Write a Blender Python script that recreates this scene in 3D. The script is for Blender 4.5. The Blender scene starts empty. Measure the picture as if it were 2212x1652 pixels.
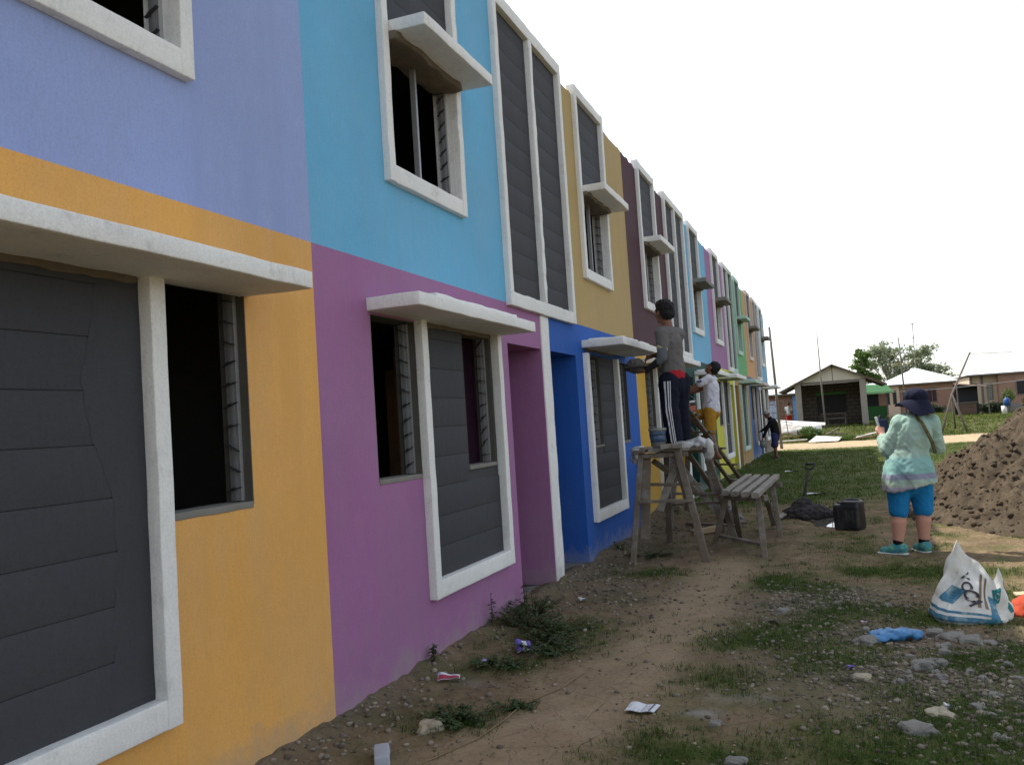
import bpy, bmesh, math, random
import numpy as np
from mathutils import Vector, Matrix

# ------------------------------------------------------------------ camera, light, exposure
SC = bpy.context.scene
COL = SC.collection
CAM = Vector((2.564, 0.0, 1.5))
YAW, PITCH, ROLL = math.radians(20.62), math.radians(2.90), math.radians(3.686)
_f = Vector((-math.sin(YAW)*math.cos(PITCH), math.cos(YAW)*math.cos(PITCH), math.sin(PITCH)))
_r = Vector((math.cos(YAW), math.sin(YAW), 0.0))
_u = _r.cross(_f)
_r2 = _r*math.cos(ROLL) - _u*math.sin(ROLL)
_u2 = _u*math.cos(ROLL) + _r*math.sin(ROLL)
cd = bpy.data.cameras.new('camera')
cd.sensor_fit = 'HORIZONTAL'; cd.sensor_width = 36.0; cd.lens = 36.0*1876.0/2212.0
cd.clip_start = 0.05; cd.clip_end = 3000.0
cam = bpy.data.objects.new('camera', cd); COL.objects.link(cam)
cam.matrix_world = Matrix(((_r2.x, _u2.x, -_f.x, CAM.x), (_r2.y, _u2.y, -_f.y, CAM.y), (_r2.z, _u2.z, -_f.z, CAM.z), (0, 0, 0, 1)))
SC.camera = cam

SUN_TO = Vector((-3.40, 1.5, 5.2)).normalized()          # direction towards the sun
world = bpy.data.worlds.new('World'); SC.world = world; world.use_nodes = True
wn = world.node_tree; bg = wn.nodes['Background']
sky = wn.nodes.new('ShaderNodeTexSky'); sky.sky_type = 'NISHITA'; sky.sun_disc = False
sky.sun_elevation = math.asin(SUN_TO.z)
sky.sun_rotation = math.atan2(SUN_TO.x, SUN_TO.y)
sky.air_density = 1.0; sky.dust_density = 1.6; sky.ozone_density = 1.0; sky.altitude = 0
hs = wn.nodes.new('ShaderNodeHueSaturation'); hs.inputs['Saturation'].default_value = 0.42
wn.links.new(sky.outputs[0], hs.inputs['Color']); wn.links.new(hs.outputs[0], bg.inputs[0])
bg.inputs[1].default_value = 0.15
sd = bpy.data.lights.new('sun', 'SUN'); sd.energy = 2.8; sd.angle = math.radians(0.6); sd.color = (1.0, 0.95, 0.86)
sun = bpy.data.objects.new('sun', sd); COL.objects.link(sun)
sun.rotation_euler = (-SUN_TO).to_track_quat('-Z', 'Y').to_euler(); sun.location = (-10, 10, 20)
SC.view_settings.view_transform = 'Standard'; SC.view_settings.look = 'None'
SC.view_settings.gamma = 1.0; SC.view_settings.use_curve_mapping = False
SC.view_settings.exposure = 1.05
SC.cycles.max_bounces = 6; SC.cycles.diffuse_bounces = 4

RNG = np.random.default_rng(7)
random.seed(7)

# ------------------------------------------------------------------ noise
def _hash(ix, iy, iz, seed):
    h = (ix*374761393 + iy*668265263 + iz*2147483647 + seed*974634777) & 0xFFFFFFFF
    h = ((h ^ (h >> 13))*1274126177) & 0xFFFFFFFF
    h = ((h ^ (h >> 16))*2246822519) & 0xFFFFFFFF
    return ((h ^ (h >> 15)) & 0xFFFFFF)/float(0xFFFFFF)*2-1
def vnoise(p, seed=0):
    p = np.asarray(p, float); i = np.floor(p).astype(np.int64); f = p-i; f = f*f*(3-2*f)
    out = 0
    for dx in (0, 1):
        for dy in (0, 1):
            for dz in (0, 1):
                w = (f[..., 0] if dx else 1-f[..., 0])*(f[..., 1] if dy else 1-f[..., 1])*(f[..., 2] if dz else 1-f[..., 2])
                out = out + w*_hash(i[..., 0]+dx, i[..., 1]+dy, i[..., 2]+dz, seed)
    return out
def fbm2(x, y, scale, seed=0, oct=4):
    x = np.asarray(x, float); y = np.asarray(y, float); o = 0; a = 1; t = 0; s = scale
    for k in range(oct):
        o = o + a*vnoise(np.stack([x*s, y*s, np.zeros_like(x)+k*7.3], -1), seed+k); t += a; a *= .5; s *= 2.03
    return o/t
def sstep(a, b, x): t = np.clip((np.asarray(x, float)-a)/(b-a), 0, 1); return t*t*(3-2*t)

# ------------------------------------------------------------------ mesh helpers
def setp(o, label=None, cat=None, group=None, kind=None):
    for k, v in (('label', label), ('category', cat), ('group', group), ('kind', kind)):
        if v: o[k] = v
    return o
def empty(name, loc, label, cat, group=None):
    o = bpy.data.objects.new(name, None); COL.objects.link(o); o.location = loc
    o.empty_display_size = .1
    return setp(o, label, cat, group)
def attach(o, parent):
    # meshes are written in world coordinates; parents only carry a location
    o.parent = parent
    base = parent
    while base.parent is not None: base = base.parent
    if base is parent: o.matrix_parent_inverse = Matrix.Translation(-Vector(base.location))
    else: o.matrix_parent_inverse = Matrix.Identity(4)
def mkobj(name, me, mat, parent=None):
    o = bpy.data.objects.new(name, me); COL.objects.link(o)
    if mat is not None and len(me.materials) == 0: me.materials.append(mat)
    if parent is not None: attach(o, parent)
    return o
def rotz(a): c, s = math.cos(a), math.sin(a); return np.array([[c, -s, 0], [s, c, 0], [0, 0, 1.]])
def basis(d, up=(0, 0, 1)):
    d = np.array(d, float); d = d/np.linalg.norm(d); up = np.array(up, float)
    if abs(d@up) > .97: up = np.array([0, 1., 0])
    x = np.cross(up, d); x /= np.linalg.norm(x); y = np.cross(d, x)
    return np.stack([x, y, d], 1)

class MB:
    def __init__(s): s.v = []; s.f = []; s.n = 0
    def add(s, v, f):
        v = np.asarray(v, float).reshape(-1, 3); s.v.append(v)
        s.f += [tuple(i+s.n for i in q) for q in f]; s.n += len(v); return s
    def box(s, lo, hi):
        a, b = lo, hi
        v = [(x, y, z) for x in (a[0], b[0]) for y in (a[1], b[1]) for z in (a[2], b[2])]
        return s.add(v, [(0, 1, 3, 2), (4, 6, 7, 5), (0, 4, 5, 1), (2, 3, 7, 6), (0, 2, 6, 4), (1, 5, 7, 3)])
    def obox(s, c, size, M):
        h = np.array(size)/2.
        v = np.array([(x, y, z) for x in (-1, 1) for y in (-1, 1) for z in (-1, 1)])*h
        return s.add(v@np.asarray(M).T+np.array(c), [(0, 1, 3, 2), (4, 6, 7, 5), (0, 4, 5, 1), (2, 3, 7, 6), (0, 2, 6, 4), (1, 5, 7, 3)])
    def beam(s, p0, p1, w, h, up=(0, 0, 1), seg=6, amp=.003, seed=1):
        """a sawn board from p0 to p1, w along x-side, h along up-side, slightly uneven"""
        p0 = np.array(p0, float); p1 = np.array(p1, float); B = basis(p1-p0, up); L = np.linalg.norm(p1-p0)
        vs = []; r = min(w, h)*.12
        prof = [(-w/2+r, -h/2), (w/2-r, -h/2), (w/2, -h/2+r), (w/2, h/2-r), (w/2-r, h/2), (-w/2+r, h/2), (-w/2, h/2-r), (-w/2, -h/2+r)]
        for k in range(seg+1):
            t = k/seg
            for (a, b) in prof: vs.append(p0+(p1-p0)*t+B[:, 0]*a+B[:, 1]*b)
        vs = np.array(vs)
        vs = vs+amp*np.stack([vnoise(vs*9+j*31.7, seed+j) for j in range(3)], -1)
        m = 8; f = []
        for k in range(seg):
            for j in range(m): f.append((k*m+j, k*m+(j+1) % m, (k+1)*m+(j+1) % m, (k+1)*m+j))
        f.append(tuple(range(m-1, -1, -1))); f.append(tuple(seg*m+j for j in range(m)))
        return s.add(vs, f)
    def rbox(s, lo, hi, r=.008, seg=.08, amp=.003, freq=14., seed=0, M=None, c=None):
        """rounded box with uneven hand-made faces"""
        lo = np.minimum(lo, hi).astype(float) if False else np.array(lo, float); hi = np.array(hi, float)
        r = min(r, *( (hi-lo)*.45)); ax = []
        for k in range(3):
            L = hi[k]-lo[k]; n = max(1, int(math.ceil((L-2*r)/seg)))
            ax.append(np.concatenate([[lo[k], lo[k]+r*.35], np.linspace(lo[k]+r, hi[k]-r, n+1), [hi[k]-r*.35, hi[k]]]))
        V = []; F = []; n0 = 0
        for k in range(3):
            u, w = (k+1) % 3, (k+2) % 3
            for side in (0, 1):
                A, Bb = np.meshgrid(ax[u], ax[w], indexing='ij')
                P = np.zeros(A.shape+(3,)); P[..., u] = A; P[..., w] = Bb; P[..., k] = hi[k] if side else lo[k]
                na, nb = A.shape; V.append(P.reshape(-1, 3))
                for i in range(na-1):
                    for j in range(nb-1):
                        q = (n0+i*nb+j, n0+(i+1)*nb+j, n0+(i+1)*nb+j+1, n0+i*nb+j+1)
                        F.append(q if side else q[::-1])
                n0 += na*nb
        V = np.concatenate(V); q = np.clip(V, lo+r, hi-r); d = V-q; L = np.linalg.norm(d, axis=1)
        m = L > 1e-9; V[m] = q[m]+d[m]/L[m, None]*r
        key = np.round(V, 5); _, idx, inv = np.unique(key, axis=0, return_index=True, return_inverse=True)
        inv = inv.reshape(-1); V = V[idx]; F = [tuple(inv[i] for i in f) for f in F]
        F = [f for f in F if len(set(f)) >= 3]
        if amp: V = V+amp*np.stack([vnoise(V*freq+j*17.3+seed*3.1, seed+j) for j in range(3)], -1)
        if M is not None: V = V@np.asarray(M).T
        if c is not None: V = V+np.array(c)
        F2 = []
        for f in F:
            g = []
            for i in f:
                if i not in g: g.append(i)
            if len(g) >= 3: F2.append(tuple(g))
        return s.add(V, F2)
    def tube(s, pts, rad, n=8, cap=True):
        pts = np.array(pts, float); m = len(pts); rad = np.broadcast_to(np.asarray(rad, float), (m,))
        vs = []; 
        for k in range(m):
            d = pts[min(k+1, m-1)]-pts[max(k-1, 0)]; B = basis(d)
            for j in range(n):
                a = 2*math.pi*j/n; vs.append(pts[k]+rad[k]*(math.cos(a)*B[:, 0]+math.sin(a)*B[:, 1]))
        f = [(k*n+j, k*n+(j+1) % n, (k+1)*n+(j+1) % n, (k+1)*n+j) for k in range(m-1) for j in range(n)]
        if cap: f += [tuple(range(n-1, -1, -1)), tuple((m-1)*n+j for j in range(n))]
        return s.add(vs, f)
    def cap(s, p0, p1, r0, r1, n=12, flat=1.0, up=(0, 0, 1)):
        """tapered capsule"""
        p0 = np.array(p0, float); p1 = np.array(p1, float); d = p1-p0; L = np.linalg.norm(d)
        if L < 1e-6: d = np.array([0, 0, 1.]); 
        B = basis(d, up); d = B[:, 2]; vs = []; rings = []
        for k in range(5): a = -math.pi/2+k*math.pi/2/5; rings.append((p0+d*r0*math.sin(a), r0*math.cos(a)))
        rings.append((p0, r0)); rings.append((p1, r1))
        for k in range(1, 6): a = k*math.pi/2/5; rings.append((p1+d*r1*math.sin(a), r1*math.cos(a)))
        for c, r in rings:
            r = max(r, 1e-4)
            for j in range(n): t = 2*math.pi*j/n; vs.append(c+r*(math.cos(t)*B[:, 0]+flat*math.sin(t)*B[:, 1]))
        m = len(rings)
        f = [(k*n+j, k*n+(j+1) % n, (k+1)*n+(j+1) % n, (k+1)*n+j) for k in range(m-1) for j in range(n)]
        f += [tuple(range(n-1, -1, -1)), tuple((m-1)*n+j for j in range(n))]
        return s.add(vs, f)
    def ell(s, c, r, M=None, nu=16, nv=10):
        vs = []; 
        for k in range(nv+1):
            a = -math.pi/2+math.pi*k/nv
            for j in range(nu): t = 2*math.pi*j/nu; vs.append((max(math.cos(a), 1e-3)*math.cos(t)*r[0], max(math.cos(a), 1e-3)*math.sin(t)*r[1], math.sin(a)*r[2]))
        vs = np.array(vs)
        if M is not None: vs = vs@np.asarray(M).T
        f = [(k*nu+j, k*nu+(j+1) % nu, (k+1)*nu+(j+1) % nu, (k+1)*nu+j) for k in range(nv) for j in range(nu)]
        f += [tuple(range(nu-1, -1, -1)), tuple(nv*nu+j for j in range(nu))]
        return s.add(vs+np.array(c, float), f)
    def sheet(s, fn, nu, nv, closed_u=False):
        vs = [fn(i/(nu if closed_u else nu-1), j/(nv-1)) for i in range(nu) for j in range(nv)]
        f = []
        for i in range(nu if closed_u else nu-1):
            for j in range(nv-1):
                k = (i+1) % nu; f.append((i*nv+j, k*nv+j, k*nv+j+1, i*nv+j+1))
        return s.add(vs, f)
    def wall(s, y0, y1, z0, z1, holes, xb, xf, top=None):
        """upright wall along y: front face at xf, back at xb, with rectangular holes; top(y) gives an uneven upper edge"""
        ys = sorted(set([y0, y1]+[v for h in holes for v in h[:2] if y0 < v < y1]))
        zs = sorted(set([z0, z1]+[v for h in holes for v in h[2:] if z0 < v < z1]))
        if top: zs = sorted(set(zs+[z1-.06]))
        solid = {}
        for i in range(len(ys)-1):
            for j in range(len(zs)-1):
                cy, cz = (ys[i]+ys[i+1])/2, (zs[j]+zs[j+1])/2
                solid[i, j] = not any(h[0] < cy < h[1] and h[2] < cz < h[3] for h in holes)
        q = lambda *p: s.add(p, [(0, 1, 2, 3)])
        for (i, j), ok in solid.items():
            if not ok: continue
            a, b, c, d = ys[i], ys[i+1], zs[j], zs[j+1]
            if top and j == len(zs)-2:
                n = max(1, int((b-a)/.07)); yy = np.linspace(a, b, n+1); tz = [top(t) for t in yy]
                for k in range(n):
                    p, r_ = yy[k], yy[k+1]
                    q((xf, p, c), (xf, r_, c), (xf, r_, tz[k+1]), (xf, p, tz[k])); q((xb, r_, c), (xb, p, c), (xb, p, tz[k]), (xb, r_, tz[k+1]))
                    q((xf, p, tz[k]), (xf, r_, tz[k+1]), (xb, r_, tz[k+1]), (xb, p, tz[k]))
            else:
                q((xf, a, c), (xf, b, c), (xf, b, d), (xf, a, d)); q((xb, b, c), (xb, a, c), (xb, a, d), (xb, b, d))
                if not solid.get((i, j+1), False): q((xf, a, d), (xf, b, d), (xb, b, d), (xb, a, d))
            if not solid.get((i, j-1), False): q((xb, a, c), (xb, b, c), (xf, b, c), (xf, a, c))
            if not solid.get((i-1, j), False): q((xb, a, c), (xf, a, c), (xf, a, d), (xb, a, d))
            if not solid.get((i+1, j), False): q((xf, b, c), (xb, b, c), (xb, b, d), (xf, b, d))
        return s
    def mesh(s, name='m', smooth=False, attrs=None):
        me = bpy.data.meshes.new(name)
        v = np.concatenate(s.v) if s.v else np.zeros((0, 3))
        me.from_pydata(v.tolist(), [], s.f); me.update()
        if smooth: me.polygons.foreach_set('use_smooth', [True]*len(me.polygons))
        return me
    def build(s, name, mat, parent=None, smooth=False):
        return mkobj(name, s.mesh(name, smooth), mat, parent)

def trimesh(name, V, F, mat, parent=None, attrs=None, smooth=False):
    """fast mesh from numpy arrays: V (n,3), F (m,3 or 4)"""
    me = bpy.data.meshes.new(name); V = np.ascontiguousarray(V, dtype=np.float32); F = np.ascontiguousarray(F, dtype=np.int32)
    k = F.shape[1]
    me.vertices.add(len(V)); me.vertices.foreach_set('co', V.ravel())
    me.loops.add(F.size); me.loops.foreach_set('vertex_index', F.ravel())
    me.polygons.add(len(F)); me.polygons.foreach_set('loop_start', np.arange(0, F.size, k, dtype=np.int32))
    me.update(calc_edges=True)
    if smooth: me.polygons.foreach_set('use_smooth', np.ones(len(F), dtype=bool))
    for n, arr in (attrs or {}).items():
        a = me.attributes.new(n, 'FLOAT', 'POINT'); a.data.foreach_set('value', np.ascontiguousarray(arr, dtype=np.float32))
    me.validate()
    return mkobj(name, me, mat, parent)

def blob(name, mb, voxel, mat, parent, smooth=3, noise=0., freq=20., seed=0, fold=None):
    """fuse overlapping closed primitives into one continuous skin"""
    me = mb.mesh('tmp'); o = bpy.data.objects.new('tmp', me); COL.objects.link(o)
    m = o.modifiers.new('r', 'REMESH'); m.mode = 'VOXEL'; m.voxel_size = voxel; m.use_smooth_shade = True
    if smooth:
        k = o.modifiers.new('s', 'SMOOTH'); k.factor = .5; k.iterations = smooth
    dg = bpy.context.evaluated_depsgraph_get(); dg.update()
    me2 = bpy.data.meshes.new_from_object(o.evaluated_get(dg)); me2.name = name
    bpy.data.objects.remove(o); bpy.data.meshes.remove(me)
    if noise or fold:
        n = len(me2.vertices); V = np.empty(n*3, np.float32); me2.vertices.foreach_get('co', V); V = V.reshape(-1, 3).astype(float)
        N = np.empty(n*3, np.float32); me2.vertices.foreach_get('normal', N); N = N.reshape(-1, 3)
        if noise: V = V+N*(noise*vnoise(V*freq, seed))[:, None]
        if fold: V = V+N*fold(V)[:, None]
        me2.vertices.foreach_set('co', V.astype(np.float32).ravel()); me2.update()
    return mkobj(name, me2, mat, parent)

# ------------------------------------------------------------------ materials
MATS = {}
def nt(name):
    m = bpy.data.materials.new(name); m.use_nodes = True; t = m.node_tree
    return m, t, t.nodes['Principled BSDF']
def node(t, kind, **kw):
    n = t.nodes.new(kind)
    for k, v in kw.items():
        if k.startswith('i_'): n.inputs[k[2:].replace('_', ' ')].default_value = v
        else: setattr(n, k, v)
    return n
def noise_node(t, scale, detail=4, rough=.55, vec=None, stretch=None):
    g = node(t, 'ShaderNodeNewGeometry'); out = g.outputs['Position']
    if stretch:
        mp = node(t, 'ShaderNodeMapping'); mp.inputs['Scale'].default_value = stretch
        t.links.new(out, mp.inputs['Vector']); out = mp.outputs[0]
    n = node(t, 'ShaderNodeTexNoise'); n.inputs['Scale'].default_value = scale; n.inputs['Detail'].default_value = detail; n.inputs['Roughness'].default_value = rough
    t.links.new(out, n.inputs['Vector']); return n.outputs['Fac']
def ramp(t, fac, a, b, lo=.3, hi=.7):
    r = node(t, 'ShaderNodeValToRGB'); e = r.color_ramp.elements
    e[0].position = lo; e[1].position = hi
    e[0].color = a if len(a) == 4 else (*a, 1); e[1].color = b if len(b) == 4 else (*b, 1)
    t.links.new(fac, r.inputs[0]); return r.outputs[0]
def mix(t, fac, a, b, mode='MIX'):
    n = node(t, 'ShaderNodeMix', data_type='RGBA', blend_type=mode)
    for s, v in ((n.inputs[0], fac), (n.inputs[6], a), (n.inputs[7], b)):
        if isinstance(v, (int, float)): s.default_value = v
        elif isinstance(v, tuple): s.default_value = v if len(v) == 4 else (*v, 1)
        else: t.links.new(v, s)
    return n.outputs[2]
def bump(t, b, fac, strength, dist=.01, prev=None):
    n = node(t, 'ShaderNodeBump'); n.inputs['Strength'].default_value = strength; n.inputs['Distance'].default_value = dist
    t.links.new(fac, n.inputs['Height'])
    if prev is not None: t.links.new(prev, n.inputs['Normal'])
    t.links.new(n.outputs[0], b.inputs['Normal']); return n.outputs[0]
def simple(name, col, rough=.8, var=.18, scale=8., bscale=60., bstr=.2, metal=0., spec=.3, dirt=None, dscale=3.):
    if name in MATS: return MATS[name]
    m, t, b = nt(name)
    c = mix(t, noise_node(t, scale), tuple(x*(1-var) for x in col), tuple(min(1, x*(1+var)) for x in col))
    if dirt: c = mix(t, ramp(t, noise_node(t, dscale, 6, .65), (0, 0, 0), (1, 1, 1), .48, .68), c, dirt)
    t.links.new(c, b.inputs['Base Color']); b.inputs['Roughness'].default_value = rough; b.inputs['Metallic'].default_value = metal
    b.inputs['Specular IOR Level'].default_value = spec
    if bstr: bump(t, b, noise_node(t, bscale, 5, .6), bstr, .004)
    MATS[name] = m; return m
def plaster(name, col, fade=.5, grain=1.0, stain=(.30, .28, .24), dirty=False):
    """painted render: roller streaks, thin coats showing the cement, splashes of dust near the ground"""
    m, t, b = nt(name)
    st = noise_node(t, 1.0, 6, .62, stretch=(7, 7, .9))
    big = noise_node(t, 1.3, 3, .5)
    grey = tuple(.72*x+.28*(sum(col)/3)*.9 for x in col)
    thin = mix(t, .5, st, big)
    c = mix(t, ramp(t, thin, (0, 0, 0), (fade, fade, fade), .40, .66), tuple(col), grey)
    fine = noise_node(t, 1.0, 5, .7, stretch=(60, 60, 14))
    c = mix(t, ramp(t, fine, (.86, .86, .86), (1.06, 1.06, 1.06), .3, .7), (0, 0, 0), c, 'MIX') if False else mix(t, 1.0, c, ramp(t, fine, (.93, .93, .93), (1.0, 1.0, 1.0), .32, .62), 'MULTIPLY')
    c = mix(t, 1.0, c, ramp(t, noise_node(t, .8, 4, .7), (.91, .91, .91), (1.0, 1.0, 1.0), .35, .62), 'MULTIPLY')
    if dirty: c = mix(t, ramp(t, noise_node(t, 6, 7, .72), (0, 0, 0), (.6, .6, .6), .56, .72), c, tuple(x*.55 for x in col))
    c = mix(t, 1.0, c, ramp(t, noise_node(t, 95, 3, .8), (.87, .87, .87), (1.0, 1.0, 1.0), .33, .56), 'MULTIPLY')
    dr = noise_node(t, 1.0, 5, .6, stretch=(3.2, 3.2, .22)); c = mix(t, ramp(t, dr, (0, 0, 0), (.5, .5, .5), .56, .66), c, tuple(x*.82 for x in col))
    spots = noise_node(t, 22, 4, .6)
    c = mix(t, ramp(t, spots, (0, 0, 0), (.35, .35, .35), .68, .80), c, tuple(x*.55 for x in col))
    # dried mud splashed over the foot of the wall, ragged upper edge
    g = node(t, 'ShaderNodeNewGeometry'); sx = node(t, 'ShaderNodeSeparateXYZ'); t.links.new(g.outputs['Position'], sx.inputs[0])
    ad = node(t, 'ShaderNodeMath', operation='MULTIPLY_ADD'); t.links.new(noise_node(t, 5, 6, .7), ad.inputs[0]); ad.inputs[1].default_value = -.75; t.links.new(sx.outputs[2], ad.inputs[2]); of = node(t, 'ShaderNodeMath', operation='ADD'); of.inputs[1].default_value = .5; t.links.new(ad.outputs[0], of.inputs[0])
    c = mix(t, ramp(t, of.outputs[0], (.62, .62, .62), (0, 0, 0), .08, .36), c, stain)
    t.links.new(c, b.inputs['Base Color']); b.inputs['Roughness'].default_value = .78; b.inputs['Specular IOR Level'].default_value = .25
    n1 = bump(t, b, noise_node(t, 110, 4, .7), .5*grain, .004)
    n2 = bump(t, b, noise_node(t, 14, 5, .6, stretch=(1, 1, .5)), .35*grain, .012, n1)
    return m
# ------------------------------------------------------------------ ground
def rise(y):
    return -.15*sstep(28, 37, y)+.53*sstep(42.5, 50, y)+.25*sstep(60, 120, y)
def gh(x, y, fine=True):
    """height of the ground"""
    x = np.asarray(x, float); y = np.asarray(y, float)
    z = rise(y)
    near = np.clip(1-(y-30)/30, 0, 1)
    nw = sstep(-.3, 0., x)*(y < 35)
    z = z+nw*(.055*np.exp(-np.clip(x, 0, 9)/.22)*(1+fbm2(x, y, 1.7, 31)))            # soil banked up against the walls
    z = z+nw*.20*np.exp(-((y-12.7)/.9)**2-(np.clip(x, 0, 9)/.38)**2)                  # heap at the yellow house
    z = z+.035*fbm2(x, y, .7, 3)*(.4+.6*sstep(.2, 1.2, x))
    if fine:
        k = near*(1-.75*pathm(x, y))
        z = z+k*(.020*fbm2(x, y, 4.5, 11)+.016*fbm2(x, y, 13., 17, 3))
    z = z-.05*np.exp(-(((x-2.36)/.32)**2+((y-12.35)/.55)**2))                         # hollow with the puddle
    return z
def pathm(x, y):
    """1 on the trodden bare earth path"""
    cx = .95+.45*np.sin((y-3)*.32)+.10*fbm2(x, y, .8, 40)
    w = .30+.20*sstep(6, 3, y)
    p = np.exp(-((x-cx)/w)**2)*sstep(10.5, 8, y)
    return np.clip(p*1.25, 0, 1)
def roadm(x, y):
    e = .6*fbm2(x, y, .35, 55)
    return sstep(35.6, 36.5, y+e)*sstep(43.6, 42.7, y+e)
PATCH = [(.62, 5.75, .30, .42, 1.2), (.50, 5.1, .22, .2, .7), (.62, 4.1, .26, .16, 1.), (.85, 4.35, .12, .1, .8), (1.70, 3.95, .32, .18, 1.1), (1.45, 4.75, .2, .1, .5), (1.75, 5.05, .30, .22, .9),
         (1.55, 5.85, .35, .25, .7), (2.05, 6.1, .35, .4, .7), (2.75, 6.75, .35, .35, 1.1), (3.05, 4.65, .32, .35, 1.3), (2.75, 4.2, .3, .3, .9), (3.2, 4.0, .5, .4, 1.2), (2.2, 3.9, .4, .3, .8),
         (1.9, 7.9, .5, .4, .9), (2.6, 8.6, .55, .35, 1.0), (3.3, 8.6, .5, .3, 1.0), (1.35, 3.6, .4, .2, .8), (3.15, 5.6, .18, .2, .9), (3.5, 5.8, .2, .25, 1.), (.75, 8.3, .3, .22, .6), (2.5, 9.8, .4, .4, .6), (2.5, 5.5, .22, .15, .7), (3.6, 7.6, .4, .3, .8)]
def grassm(x, y):
    x = np.asarray(x, float); y = np.asarray(y, float)
    g = 0
    for (a, b, sx, sy, w) in PATCH: g = g+w*np.exp(-(((x-a)/sx)**2+((y-b)/sy)**2))
    n = fbm2(x, y, 2.6, 71, 5)
    near = 1.15*g*(.75+1.3*n)+.42*sstep(.0, .45, n+.25*fbm2(x, y, .7, 77))*sstep(.9, 1.9, x)
    far = sstep(13.6, 15.2, y+1.2*fbm2(x, y, .6, 75)-.35*(x-1))*(.9+.5*n)+sstep(12.5, 14, y)*sstep(1.6, .9, x)*.3
    far = np.maximum(far, sstep(9.2, 10.5, y)*sstep(4.6, 5.5, x)*.0)
    m = np.where(y < 13, near, np.maximum(near, far))
    m = m*(1-.9*pathm(x, y))*(1-roadm(x, y))
    m = m*(1-np.exp(-(((x-2.2)/.6)**2+((y-12.5)/.9)**2)))
    return np.clip(m, 0, 1)
def gravelm(x, y):
    n = fbm2(x, y, 1.2, 91, 4)
    a = 1.2*np.exp(-((x-3.1)/.6)**2-((y-5.2)/1.0)**2)+.9*np.exp(-((x-2.35)/.45)**2-((y-5.9)/.9)**2)+.8*np.exp(-((x-2.2)/.7)**2-((y-7.2)/.5)**2)
    b = .6*np.exp(-np.clip(x, 0, 9)/.35)*(y < 14)
    c = .45*np.exp(-((x-1.5)/.6)**2-((y-6.6)/1.)**2)+.4*np.exp(-((x-.5)/.5)**2-((y-7.6)/.9)**2)
    return np.clip((a+b+c)*(.8+.9*n)*(1-.8*pathm(x, y)), 0, 1)

def axis(pts):
    out = []
    for (a, b, st) in pts: out.append(np.arange(a, b, st))
    return np.concatenate(out+[np.array([pts[-1][1]])])
gx = axis([(-700, -100, 100), (-100, -20, 10), (-20, -2, 1.5), (-2, -.2, .3), (-.2, 4.4, .025), (4.4, 8, .12), (8, 20, .8), (20, 100, 8), (100, 700, 100)])
gy = axis([(-60, -4, 6), (-4, 2, .5), (2, 8, .03), (8, 15, .06), (15, 36, .25), (36, 56, .4), (56, 100, 3), (100, 300, 20), (300, 1500, 150)])
X, Y = np.meshgrid(gx, gy, indexing='ij')
Z = gh(X, Y)
na, nb = X.shape
idx = np.arange(na*nb).reshape(na, nb)
F = np.stack([idx[:-1, :-1], idx[1:, :-1], idx[1:, 1:], idx[:-1, 1:]], -1).reshape(-1, 4)
def ground_mat():
    m, t, b = nt('soil')
    def at(n):
        a = node(t, 'ShaderNodeAttribute', attribute_name=n); return a.outputs['Fac']
    n1 = noise_node(t, 3.0, 8, .65); n2 = noise_node(t, 28, 6, .7); n3 = noise_node(t, .5, 4, .6)
    soil = mix(t, ramp(t, n1, (0, 0, 0), (1, 1, 1), .35, .65), (.150, .104, .060), (.245, .178, .106))
    soil = mix(t, ramp(t, n2, (0, 0, 0), (.8, .8, .8), .45, .75), soil, (.050, .037, .024))
    pth = mix(t, ramp(t, n1, (0, 0, 0), (1, 1, 1), .3, .7), (.240, .172, .102), (.330, .248, .158))
    pth = mix(t, ramp(t, n2, (0, 0, 0), (.5, .5, .5), .5, .75), pth, (.135, .10, .062))
    soil = mix(t, ramp(t, noise_node(t, 1.6, 7, .7), (0, 0, 0), (.75, .75, .75), .46, .62), soil, (.085, .092, .030))
    soil = mix(t, at('path'), soil, pth)
    grv = mix(t, ramp(t, n2, (0, 0, 0), (1, 1, 1), .35, .65), (.085, .070, .050), (.20, .17, .125))
    soil = mix(t, at('gravel'), soil, grv)
    rd = mix(t, ramp(t, n1, (0, 0, 0), (1, 1, 1), .3, .7), (.30, .225, .135), (.44, .35, .22))
    soil = mix(t, at('road'), soil, rd)
    soil = mix(t, ramp(t, mix(t, .35, at('lime'), mix(t, 1., at('lime'), n2, 'MULTIPLY')), (0, 0, 0), (.45, .45, .45), .2, .75), soil, (.33, .32, .30))
    gr = mix(t, n1, (.026, .050, .006), (.062, .096, .014)); gr = mix(t, ramp(t, n3, (0, 0, 0), (.6, .6, .6), .45, .7), gr, (.10, .095, .035))
    gm = node(t, 'ShaderNodeMath', operation='MULTIPLY'); gm.inputs[1].default_value = .9; t.links.new(at('grass'), gm.inputs[0])
    c = mix(t, gm.outputs[0], soil, gr)
    t.links.new(c, b.inputs['Base Color']); b.inputs['Roughness'].default_value = .95; b.inputs['Specular IOR Level'].default_value = .12
    # fine drying cracks in the bare path
    v = node(t, 'ShaderNodeTexVoronoi', feature='DISTANCE_TO_EDGE'); v.inputs['Scale'].default_value = 4.2
    g = node(t, 'ShaderNodeNewGeometry'); wv = mix(t, .12, g.outputs['Position'], n1); t.links.new(wv, v.inputs['Vector'])
    cr = ramp(t, v.outputs['Distance'], (0, 0, 0), (1, 1, 1), .0, .03)
    a1 = bump(t, b, cr, .5, .012)
    a2 = bump(t, b, n2, .6, .02, a1)
    bump(t, b, noise_node(t, 120, 4, .7), .5, .006, a2)
    return m
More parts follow.
